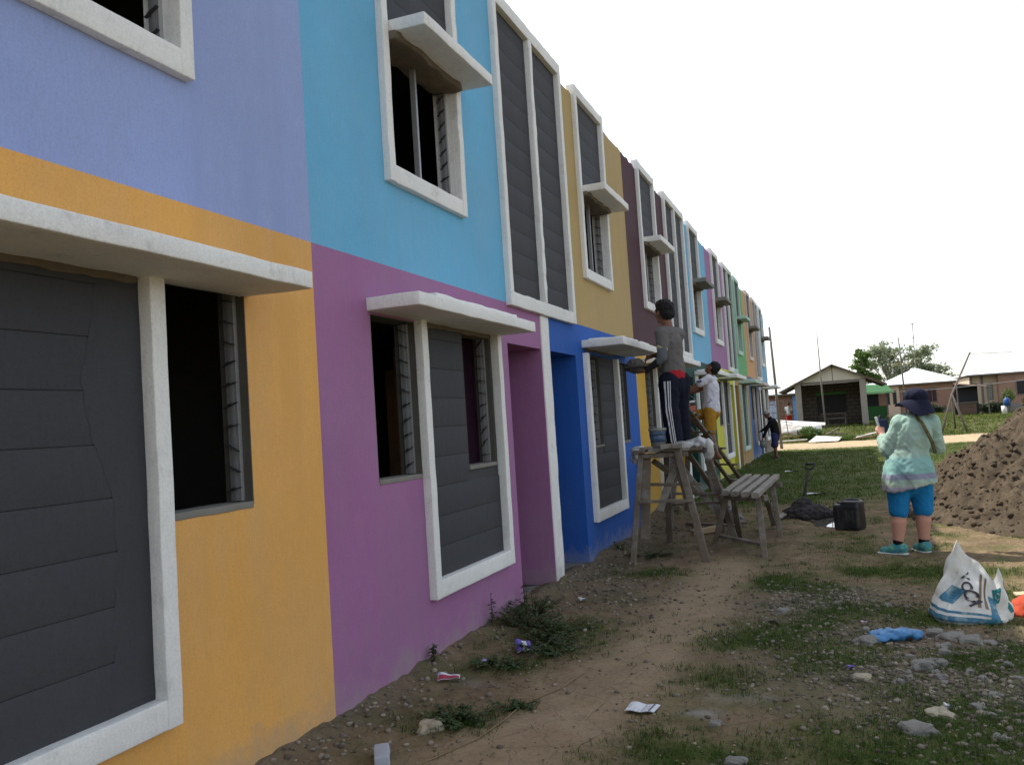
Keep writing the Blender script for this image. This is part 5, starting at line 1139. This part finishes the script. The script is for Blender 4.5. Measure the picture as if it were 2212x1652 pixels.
tbl = empty('table', (2.1, 52.2, zb), 'bare wooden table standing inside the open shed', 'table'); px_('table_top', (1.4, 51.8, 1.05), (2.8, 52.5, 1.10), SUPF, tbl)
for x in (1.45, 2.72):
    for y in (51.85, 52.42): px_('leg', (x, y, zb), (x+.05, y+.05, 1.05), SUPF, tbl)
bch = empty('bench', (2.2, 51.0, zb), 'low frame bench at the shed opening', 'bench'); px_('seat', (1.75, 50.85, .80), (2.75, 51.15, .84), SUPF, bch); px_('leg', (1.8, 50.95, zb), (1.84, 51.0, .80), SUPF, bch); px_('leg', (2.68, 50.95, zb), (2.72, 51.0, .80), SUPF, bch); px_('rail', (1.84, 50.96, .45), (2.68, 50.99, .49), SUPF, bch)

gr = empty('green_house', (4.6, 57, zb), 'small bright green house front right of the open shed', 'house'); px_('lower_wall', (3.95, 56.0, zb-.3), (5.15, 56.1, 1.32), GREENW, gr); px_('post', (5.05, 55.95, zb-.2), (5.15, 56.08, 2.1), SUPF, gr); px_('inner_wall', (3.9, 58.0, zb-.3), (5.2, 58.1, 2.4), TERRA, gr); px_('room_shade_sheet', (3.95, 57.0, zb), (4.7, 57.05, 2.1), DARKW, gr)  # black sheet behind the green wall stands in for the unlit interior
slab(MB(), [(3.7, 55.5, 2.12), (5.5, 55.5, 2.05), (5.3, 58.5, 2.62), (3.7, 58.5, 2.7)], .03).build('awning', GREENW, gr); px_('fascia', (3.7, 55.47, 2.04), (5.5, 55.5, 2.15), simple('pale_green', (.25, .45, .22), .8), gr)
ob = MB(); ob.ell((4.65, 55.6, .55), (.13, .13, .26)); setp(ob.build('oil_drum', simple('dark_drum', (.02, .022, .022), .6, .3, 8), None, True), 'dark round barrel before the green house wall', 'barrel')

def window(par, x0, x1, z0, z1, y, bars=2, mat=DARKW, d=1):
    w = px_('window', (x0, y-.02, z0), (x1, y+.06, z1), mat, par)
    px_('window_frame', (x0-.05, y-.035, z0-.05), (x0, y, z1+.05), SUPF, w); px_('window_frame', (x1, y-.035, z0-.05), (x1+.05, y, z1+.05), SUPF, w)
    px_('window_frame', (x0, y-.035, z1), (x1, y, z1+.05), SUPF, w); px_('window_frame', (x0, y-.035, z0-.05), (x1, y, z0), SUPF, w)
    for k in range(1, bars): x = x0+(x1-x0)*k/bars; px_('glazing_bar', (x-.015, y-.03, z0), (x+.015, y-.019, z1), SUPF, w)
zh = .42
def hip(par, x0, x1, y0, y1, ze, zr, ov=.45):
    x0 -= ov; x1 += ov; y0 -= ov; y1 += ov; r = min((x1-x0), (y1-y0))/2; ym = (y0+y1)/2; a, b = (x0+r, ym, zr), (x1-r, ym, zr)
    if x1-x0 <= y1-y0: xm = (x0+x1)/2; a, b = (xm, y0+r, zr), (xm, y1-r+.01, zr)
    if x1-x0 > y1-y0: quads = [[(x0, y0, ze), (x1, y0, ze), b, a], [(x1, y1, ze), (x0, y1, ze), a, b], [(x1, y0, ze), (x1, y1, ze), b, b], [(x0, y1, ze), (x0, y0, ze), a, a]]
    else: quads = [[(x0, y0, ze), (x1, y0, ze), a, a], [(x1, y1, ze), (x0, y1, ze), b, b], [(x1, y0, ze), (x1, y1, ze), b, a], [(x0, y1, ze), (x0, y0, ze), a, b]]
    for q4 in quads:
        if q4[2] == q4[3]: MB().add(q4[:3], [(0, 1, 2)]).build('roof_slope', ROOFW, par)
        else: MB().add(q4, [(0, 1, 2, 3)]).build('roof_slope', ROOFW, par)
    MB().box((x0, y0, ze-.10), (x1, y0+.03, ze-.004)).build('fascia', SUPF, par)
    px_('soffit', (x0+.02, y0+.04, ze-.06), (x1-.02, y1-.02, ze-.02), SUPF, par)
h1 = empty('bungalow', (8.4, 78, zh), 'terracotta bungalow with white hip roof right of the green house', 'house', 'bungalows across the road')
px_('wall', (6.9, 75.2, zh-.3), (11.2, 80.5, 2.80), TERRA, h1); px_('bay_wall', (5.7, 75.0, zh-.3), (6.9, 80.5, 2.80), CREAMW, h1)
hip(h1, 5.6, 11.2, 75.0, 80.6, 2.86, 4.15, .35); slab(MB(), [(4.6, 74.2, 2.55), (5.9, 74.2, 2.75), (5.9, 79, 3.3), (4.6, 79, 3.1)]).build('lean_to_roof', ROOFW, h1)
window(h1, 6.0, 6.15, 1.35, 2.35, 75.0, 1); window(h1, 6.45, 6.65, 1.35, 2.35, 75.0, 1); window(h1, 7.2, 7.9, 1.4, 2.35, 75.2); window(h1, 8.95, 9.55, 1.35, 2.35, 75.2, 2, simple('dark_red_curtain', (.05, .02, .022), .7)); px_('plinth', (6.88, 75.1, zh-.3), (11.21, 75.19, .72), simple('grey_plinth', (.22, .20, .18), .9), h1)
h2 = empty('bungalow', (14, 66, zh), 'terracotta bungalow with cream bay and white roof behind the sand heap', 'house', 'bungalows across the road')
px_('wall', (11.9, 62.0, zh-.3), (20.5, 69, 2.86), TERRA, h2); px_('bay_wall', (10.35, 62.6, zh-.3), (11.9, 69, 2.80), CREAMW, h2); px_('bay_post', (11.0, 62.52, zh), (11.12, 62.6, 2.8), SUPF, h2); px_('bay_post', (10.4, 62.52, zh), (10.5, 62.6, 2.8), SUPF, h2)
hip(h2, 10.5, 20.5, 62.1, 69, 2.90, 4.5, .35); window(h2, 11.35, 11.6, 1.3, 2.25, 62.6, 1, simple('pale_curtain', (.22, .24, .20), .8)); window(h2, 12.9, 13.35, 1.5, 2.3, 62.0, 1); px_('plinth', (11.89, 61.9, zh-.3), (20.6, 61.99, .95), MATS['grey_plinth'], h2)
pc = empty('porch_stall', (9.9, 60, zh), 'dark open stall with slanting tin roof between the two bungalows', 'stall'); slab(MB(), [(9.2, 58.8, 2.32), (11.0, 58.8, 2.05), (11.0, 60.6, 2.15), (9.2, 60.6, 2.45)], .03).build('tin_roof', RUST, pc); px_('back_wall', (9.15, 60.5, zh-.2), (10.5, 60.6, 2.3), DARKW, pc)  # the stall's inner shade is put into its near-black back wall
px_('counter', (9.2, 59.2, 1.15), (10.3, 59.6, 1.2), SUPF, pc); px_('post', (9.15, 58.9, zh-.2), (9.22, 58.97, 2.3), SUPF, pc); px_('post', (10.8, 58.9, zh-.2), (10.87, 58.97, 2.1), SUPF, pc); px_('front_board', (9.25, 59.18, .5), (10.2, 59.22, 1.1), RUST, pc)
h3 = empty('bungalow', (-1, 60, zh), 'brown wall house with pale roof and blue door left of the shed', 'house', 'bungalows across the road'); px_('wall', (-4.5, 58.2, zh-.3), (.42, 63, 2.42), simple('brown_wall', (.24, .13, .085), .9, .2, 1.5, 12, .2, dirt=(.16, .09, .065), dscale=1.2), h3); hip(h3, -4.5, .42, 58.2, 63, 2.46, 3.5, .4)
px_('door', (-.32, 58.14, zh), (.02, 58.19, 2.3), simple('blue_door', (.14, .30, .60), .7), h3); px_('red_post', (.10, 58.12, zh), (.24, 58.18, 2.35), simple('red_paint', (.30, .05, .05), .8), h3); px_('doorway_shade_sheet', (-1.9, 58.16, zh), (-1.2, 58.19, 2.0), DARKW, h3)  # doorway is a black sheet on the wall, its shade painted

# poles, wires, aerials
def pole(name, pts, r, label, cat='pole', mat=SUPF, extra=None): 
    rt = empty(name, tuple(pts[0]), label, cat); MB().tube(pts, r, 8).build('pole', mat, rt, True)
    if extra: extra(rt)
    return rt
def rack(rt):
    for z, w in ((1.62, .55), (1.30, .62), (.98, .5)): MB().beam((.06-w*.55, 37.9, z+.10), (.12+w, 38.0, z-.08), .05, .03, (0, 0, 1), 2, .002).build('cross_stick', SUPF, rt)
    MB().beam((.42, 37.95, .35), (.30, 37.95, 1.9), .035, .03, (0, 1, 0), 2, .002).build('upright_stick', SUPF, rt)
pole('utility_pole', [P(.10, 38, -.2), P(.05, 38, 2.5), P(-.02, 38, 4.98)], [.062, .055, .046], 'tall grey wooden post at the end of the painted row', extra=rack)
pole('bamboo_pole', [P(1.72, 48, .1), P(1.68, 48, 2.6), P(1.66, 48, 5.35)], [.05, .04, .02], 'thin pale bamboo pole standing in front of the shed')
def yagi(rt): 
    for z in (3.72, 3.60): MB().tube([(5.45, 55, z-.03), (6.5, 55, z+.03)], .02, 6).build('aerial_arm', simple('yellow_arm', (.45, .40, .18), .7), rt)
pole('aerial_pole', [P(6.06, 55, .2), P(6.0, 55, 3), P(5.95, 55, 5.2)], [.05, .045, .03], 'aerial pole with two yellowish arms in front of the white roof', extra=yagi)
def ytop(rt): MB().tube([(8.35, 80, 7.9), (9.0, 80, 7.98)], .03, 6).build('aerial_arm', SUPF, rt); MB().tube([(8.5, 80, 6.75), (8.8, 80, 6.78)], .025, 6).build('aerial_arm', SUPF, rt)
pole('aerial_mast', [P(8.60, 80, 3.0), P(8.66, 80, 8.0)], [.035, .03], 'distant thin aerial mast above the tree', extra=ytop)
tp = empty('tripod_pole', (7.2, 44, 0), 'leaning pole propped by two shorter legs on the sunlit grass', 'pole'); MB().tube([P(6.72, 44, -.1), P(7.3, 44, 1.69), P(8.18, 44, 3.53)], [.05, .045, .035], 8).build('main_pole', SUPF, tp, True); MB().tube([P(7.80, 44.1, -.05), P(7.28, 44, 1.70)], [.055, .045], 8).build('prop', SUPF, tp, True); MB().tube([P(7.45, 45.3, .1), P(7.27, 44, 1.62)], [.045, .04], 8).build('prop', SUPF, tp, True)
def wire(pts, r, label): 
    a, b = P(*pts[0]), P(*pts[1]); n = 16; setp(MB().tube([a+(b-a)*t_-P(0, 0, .12*4*t_*(1-t_)*pts[2]) for t_ in np.linspace(0, 1, n)], r, 5).build('wire', simple('wire_grey', (.25, .25, .25), .7), None), label, 'wire')
wire(((8.15, 44, 3.45), (16, 46, 3.6), 1.), .012, 'wire from the leaning pole top to the right edge'); wire(((4.9, 52, 2.05), (14.5, 47.0, 2.5), 1.5), .016, 'pale washing line strung across before the bungalows'); wire(((-.02, 38, 4.8), (22, 60, 8.4), 2.), .010, 'thin overhead wire high above the roofs')
# washing by the post
wsh = empty('laundry', (-.7, 50, 1.6), 'blue and white laundry hanging behind the grey post', 'laundry')
mb = MB(); mb.sheet(lambda u, v: P(-1.35+.55*u, 50+.05*math.sin(u*9), 1.95-.95*v*(1-.2*math.sin(u*5))), 14, 10); mb.build('cloth', simple('laundry_cloth', (.40, .44, .56), .9, .3, 4, 12, .2, dirt=(.05, .08, .25), dscale=3), wsh); MB().tube([(-2.4, 50, 1.97), (.3, 50, 1.97)], .012, 5).build('line', SUPF, wsh)

# far person, dog
def small_person(x, y, z, h, label, top, low, fwd=(-1, 0, 0)):
    rt = empty('person', (x, y, z), label, 'person'); k = h/1.6; b = MB(); s_ = P(0, 1, 0); c = lambda dx, dy, dz: P(x+dx*k, y+dy*k, z+dz*k)
    b.cap(c(0, 0, .85), c(0, 0, 1.25), .11*k, .13*k); b.cap(c(0, 0, 1.25), c(0, 0, 1.42), .06*k, .05*k)
    for e in (-1, 1):
        b.cap(c(e*.08, 0, .85), c(e*.09, 0, .45), .08*k, .055*k); b.cap(c(e*.09, 0, .45), c(e*.09, 0, .07), .055*k, .035*k); foot(b, c(e*.09, 0, .07), fwd)
        b.cap(c(e*.17, 0, 1.28), c(e*.22, -.03, 1.02), .045*k, .035*k); b.cap(c(e*.22, -.03, 1.02), c(e*.18, -.15, .85), .035*k, .025*k); fingers(b, c(e*.18, -.15, .85), (0, -.5, -.8), (e, 0, 0), (0, 1, 0), .6)
    b.cap(c(-.17, 0, 1.28), c(.17, 0, 1.28), .05*k, .05*k); M, q = head(b, c(0, 0, 1.50), fwd, (0, 0, 1), k); blob('body', b, .014, SKIN, rt, 2)
    t = MB(); t.cap(c(0, 0, .85), c(0, 0, 1.25), .14*k, .145*k); t.cap(c(-.17, 0, 1.28), c(.17, 0, 1.28), .065*k, .065*k)
    for e in (-1, 1): t.cap(c(e*.17, 0, 1.28), c(e*.20, -.01, 1.12), .062*k, .058*k)
    blob('shirt', t, .016, top, rt, 2); t = MB(); t.cap(c(0, 0, .78), c(0, 0, .86), .13*k, .13*k)
    for e in (-1, 1): t.cap(c(e*.08, 0, .8), c(e*.09, 0, .45), .09*k, .085*k)
    blob('shorts', t, .016, low, rt, 2); t = MB(); t.ell(q(0, -.02, .04), (.084*k, .1*k, .09*k), M); blob('hair', t, .014, HAIR, rt, 1)
small_person(-.32, 53.0, .40, 1.45, 'distant person in white top and red shorts left of the shed', cloth('far_white', (.6, .6, .6)), cloth('far_red', (.42, .03, .03)))
dg_ = empty('dog', (5.1, 52.2, .45), 'pale cream dog standing with lowered head on the grass by the green house', 'dog'); b = MB(); zd = G(5.1, 52.2)
b.cap((4.98, 52.2, zd+.36), (5.22, 52.2, zd+.37), .105, .125); b.cap((5.22, 52.2, zd+.40), (5.37, 52.18, zd+.36), .075, .06); b.cap((5.37, 52.18, zd+.34), (5.47, 52.16, zd+.25), .055, .032); b.cap((5.36, 52.14, zd+.41), (5.34, 52.12, zd+.34), .02, .012); b.cap((5.36, 52.22, zd+.41), (5.34, 52.24, zd+.34), .02, .012)
for y_ in (52.13, 52.27):
    b.cap((5.21, y_, zd+.32), (5.22, y_, zd+.16), .045, .028); b.cap((5.22, y_, zd+.16), (5.21, y_, zd+.02), .027, .022); b.cap((5.21, y_, zd+.02), (5.245, y_, zd+.015), .024, .02)
    b.cap((4.99, y_, zd+.32), (5.03, y_, zd+.20), .06, .035); b.cap((5.03, y_, zd+.20), (4.96, y_, zd+.13), .033, .022); b.cap((4.96, y_, zd+.13), (4.97, y_, zd+.02), .022, .02); b.cap((4.97, y_, zd+.02), (5.0, y_, zd+.015), .022, .018)
b.cap((4.9, 52.2, zd+.40), (4.80, 52.2, zd+.28), .025, .012); blob('body', b, .012, simple('cream_fur', (.50, .40, .27), .9, .2, 8), dg_, 2)

# debris by the road
WPN = simple('white_panel', (.70, .68, .64), .7, .08, 3, 20, .1, dirt=(.42, .36, .28), dscale=2.5)
def board(name, quad, t, mat, label, cat='board', group=None): setp(slab(MB(), quad, t).build(name, mat, None), label, cat, group)
zq = rise(45.0); 
board('white_panel', [(-.5, 44.6, zq+.35), (1.55, 44.8, zq+.15), (1.6, 45.0, zq+.62), (-.45, 45.0, zq+.82)], .05, WPN, 'big white panel leaning on edge behind the debris', 'panel')
board('white_panel', [(-.6, 45.15, zq+.8), (1.75, 45.3, zq+.62), (1.75, 45.6, zq+.72), (-.6, 45.6, zq+1.0)], .05, WPN, 'upper white panel with bare brown edge above the leaning one', 'panel')
BRB = simple('brown_boards', (.20, .12, .075), .9, .3, 4, 20, .3)
for k_, (a, c, w, mat, lb) in enumerate((((-.7, 43.9, .28), (.7, 44.0, .36), .18, BRB, 'brown board in the debris heap below the white panels'), ((-.5, 43.7, .16), (.9, 43.8, .20), .16, BRB, 'lowest brown board in the debris heap'), ((-.7, 42.9, .02), (.95, 43.0, .06), .14, WPN, 'long white plank lying at the grass edge of the road'), ((3.1, 43.0, .04), (4.3, 43.3, .26), .14, WPN, 'white capped log lying in front of the shed'), ((3.0, 42.9, .0), (4.2, 43.1, .06), .12, BRB, 'dark plank under the white capped log'), ((1.75, 44.2, .12), (2.4, 44.5, .40), .10, SUPF, 'grey stick on the debris heap right of the bush'), ((1.9, 44.0, .2), (2.6, 44.1, .14), .10, SUPF, 'grey stick lying right of the bush'))):
    z0 = rise(a[1])-rise(43.); o = MB().beam((a[0], a[1], a[2]+rise(a[1])+.1), (c[0], c[1], c[2]+rise(c[1])+.1), w, .05, (0, 0, 1), 4, .01, k_).build('plank', mat, None); setp(o, lb, 'plank')
board('roof_sheet', [(1.0, 42.5, rise(42.5)+.06), (2.3, 42.6, rise(42.6)+.05), (2.5, 43.5, rise(43.5)+.16), (1.35, 43.4, rise(43.4)+.28)], .02, WPN, 'white bent sheet lying on the grass before the bush', 'sheet')
# bushes
def foliage_bush(name, c, r, n, label, leaf, mat, cat='bush', seed=1):
    rt = empty(name, (c[0], c[1], float(rise(c[1]))), label, cat); g = np.random.default_rng(seed); u = g.normal(size=(n, 3)); u /= np.linalg.norm(u, axis=1)[:, None]; rad = g.uniform(.35, 1, n)**.6
    cl = .75+.35*vnoise(u*2.2+seed, seed); p = u*rad[:, None]*cl[:, None]*np.array(r)+np.array(c); p = p[p[:, 2] > float(rise(c[1]))-.02]; n = len(p)
    d = g.normal(size=(n, 3)); d /= np.linalg.norm(d, axis=1)[:, None]; e = np.cross(d, g.normal(size=(n, 3))); e /= np.linalg.norm(e, axis=1)[:, None]; L = leaf*g.uniform(.6, 1.4, n)[:, None]
    V = np.stack([p, p+d*L*.5+e*L*.3, p+d*L, p+d*L*.5-e*L*.3], 1).reshape(-1, 3); Fq = np.arange(n*4).reshape(-1, 4)
    st = MB(); 
    for k in range(7): a = g.uniform(0, 6.28); st.tube([(c[0], c[1], float(rise(c[1]))-.05), (c[0]+r[0]*.5*math.cos(a), c[1]+r[1]*.5*math.sin(a), c[2]+r[2]*.5)], [.02, .008], 5)
    st.build('stems', SUPF, rt); trimesh('leaves', V, Fq, mat, rt); return rt
def leafmat(name, c1, c2):
    m, t, b = nt(name); c = mix(t, noise_node(t, 1.7, 3), c1, c2); t.links.new(c, b.inputs['Base Color']); b.inputs['Roughness'].default_value = .6
    tl = node(t, 'ShaderNodeBsdfTranslucent'); t.links.new(c, tl.inputs[0]); ms = node(t, 'ShaderNodeMixShader'); ms.inputs[0].default_value = .35; t.links.new(b.outputs[0], ms.inputs[1]); t.links.new(tl.outputs[0], ms.inputs[2]); t.links.new(ms.outputs[0], t.nodes['Material Output'].inputs[0]); return m
LF1 = leafmat('bush_leaf', (.045, .095, .018), (.12, .19, .03)); LF2 = leafmat('hazed_tree_leaf', (.18, .22, .13), (.32, .35, .21)); LF3 = leafmat('dark_leaf', (.025, .040, .018), (.05, .07, .025))  # pale tree leaf: distance haze and sky glare put into the colour
foliage_bush('bush', (1.05, 43.9, rise(43.9)+.28), (.75, .5, .48), 2600, 'bright green bush growing through the debris heap', .09, LF1, seed=3)
foliage_bush('bush', (2.9, 43.3, rise(43.3)+.1), (.9, .3, .18), 700, 'low green weeds between sheet and log', .08, LF1, seed=4)
foliage_bush('hedge', (8.7, 73.5, .75), (1.5, .5, .55), 2600, 'dark rounded hedge before the nearer bungalow', .14, LF3, 'hedge', 5)
foliage_bush('hedge', (11.3, 61.2, .75), (1.2, .4, .5), 1600, 'dark shrubs at the foot of the cream bay', .13, LF3, 'hedge', 6)
foliage_bush('potted_plant', (11.35, 55.5, 1.35), (.45, .3, .55), 420, 'thin young plant with yellow green leaves near the sand heap top', .12, LF1, 'plant', 7)
foliage_bush('potted_plant', (12.6, 57, 1.05), (.5, .3, .4), 420, 'reddish green shrub at the right edge before the bungalow', .12, leafmat('red_leaf', (.10, .06, .02), (.12, .12, .03)), 'plant', 8)
bp = empty('water_jug', (10.4, 50, .5), 'blue and white plastic jug beyond the crest of the sand heap', 'jug'); MB().tube([(10.25, 50, .55), (10.25, 50, .95)], .13, 12).build('white_base', WPN, bp, True); MB().tube([(10.38, 50, .93), (10.40, 50, 1.28), (10.40, 50, 1.36)], [.17, .15, .05], 12).build('blue_body', simple('jug_blue', (.02, .07, .22), .4), bp, True)

# trees behind the roofs
def tree(name, x, y, z0, trunk_h, limbs, label, leaf=.30, per=90, mat=LF2, seed=1):
    rt = empty(name, (x, y, z0), label, 'tree', 'trees behind the roofs'); g = np.random.default_rng(seed); tk = MB(); tip = P(x+.2, y, z0+trunk_h); tk.tube([P(x, y, z0-.3), P(x+.1, y, z0+trunk_h*.5), tip], [.28, .22, .17], 8); V = []
    for (dx, dz, rr) in limbs:
        end = P(x+dx, y+g.uniform(-1.5, 1.5), z0+dz); mid = tip+(end-tip)*.5+P(g.uniform(-.3, .3), 0, .25); tk.tube([tip-P(0, 0, .2), mid, end], [.10, .06, .025], 6)
        for s_ in range(5):
            c = end+g.normal(size=3)*P(rr*.65, rr*.5, rr*.5); tk.tube([mid+(end-mid)*.5, c], [.025, .008], 4)
            n = per; u = g.normal(size=(n, 3))*P(.42, .42, .26)*rr*.75+c; d = g.normal(size=(n, 3))*P(1, 1, .5); d /= np.linalg.norm(d, axis=1)[:, None]; e = np.cross(d, g.normal(size=(n, 3))); e /= np.linalg.norm(e, axis=1)[:, None]; L = leaf*g.uniform(.5, 1.2, n)[:, None]
            V.append(np.stack([u, u+d*L*.5+e*L*.28, u+d*L, u+d*L*.5-e*L*.28], 1).reshape(-1, 3))
    tk.build('trunk', SUPF, rt, True); V = np.concatenate(V); trimesh('crown', V, np.arange(len(V)).reshape(-1, 4), mat, rt)
tree('tree', 7.3, 95, .6, 2.0, [(-1.3, 6.4, .9), (-.3, 6.3, .8), (-1.9, 5.2, .8), (-.6, 4.7, .9), (.5, 5.4, .8), (1.2, 4.3, .9), (1.6, 5.3, .9), (2.4, 5.0, .8), (3.5, 5.6, .7), (3.2, 4.5, .8), (4.0, 4.0, .7), (4.7, 3.4, .7), (2.2, 3.6, .8), (-1.6, 3.4, .9), (.3, 3.3, .9), (-.9, 5.7, .8), (.3, 6.0, .7), (2.9, 5.6, .7), (1.0, 3.4, .9), (3.0, 3.5, .8)], 'wide airy tree with sparse crown behind the white roof', seed=11, per=85)
tree('tree', 4.6, 92, .6, 1.4, [(-.5, 4.6, .6), (.3, 5.4, .5), (.1, 4.0, .7), (-.8, 3.2, .6), (.6, 3.0, .7), (.2, 5.9, .35)], 'small dense tree just right of the shed roof', seed=12, per=130, mat=LF1)
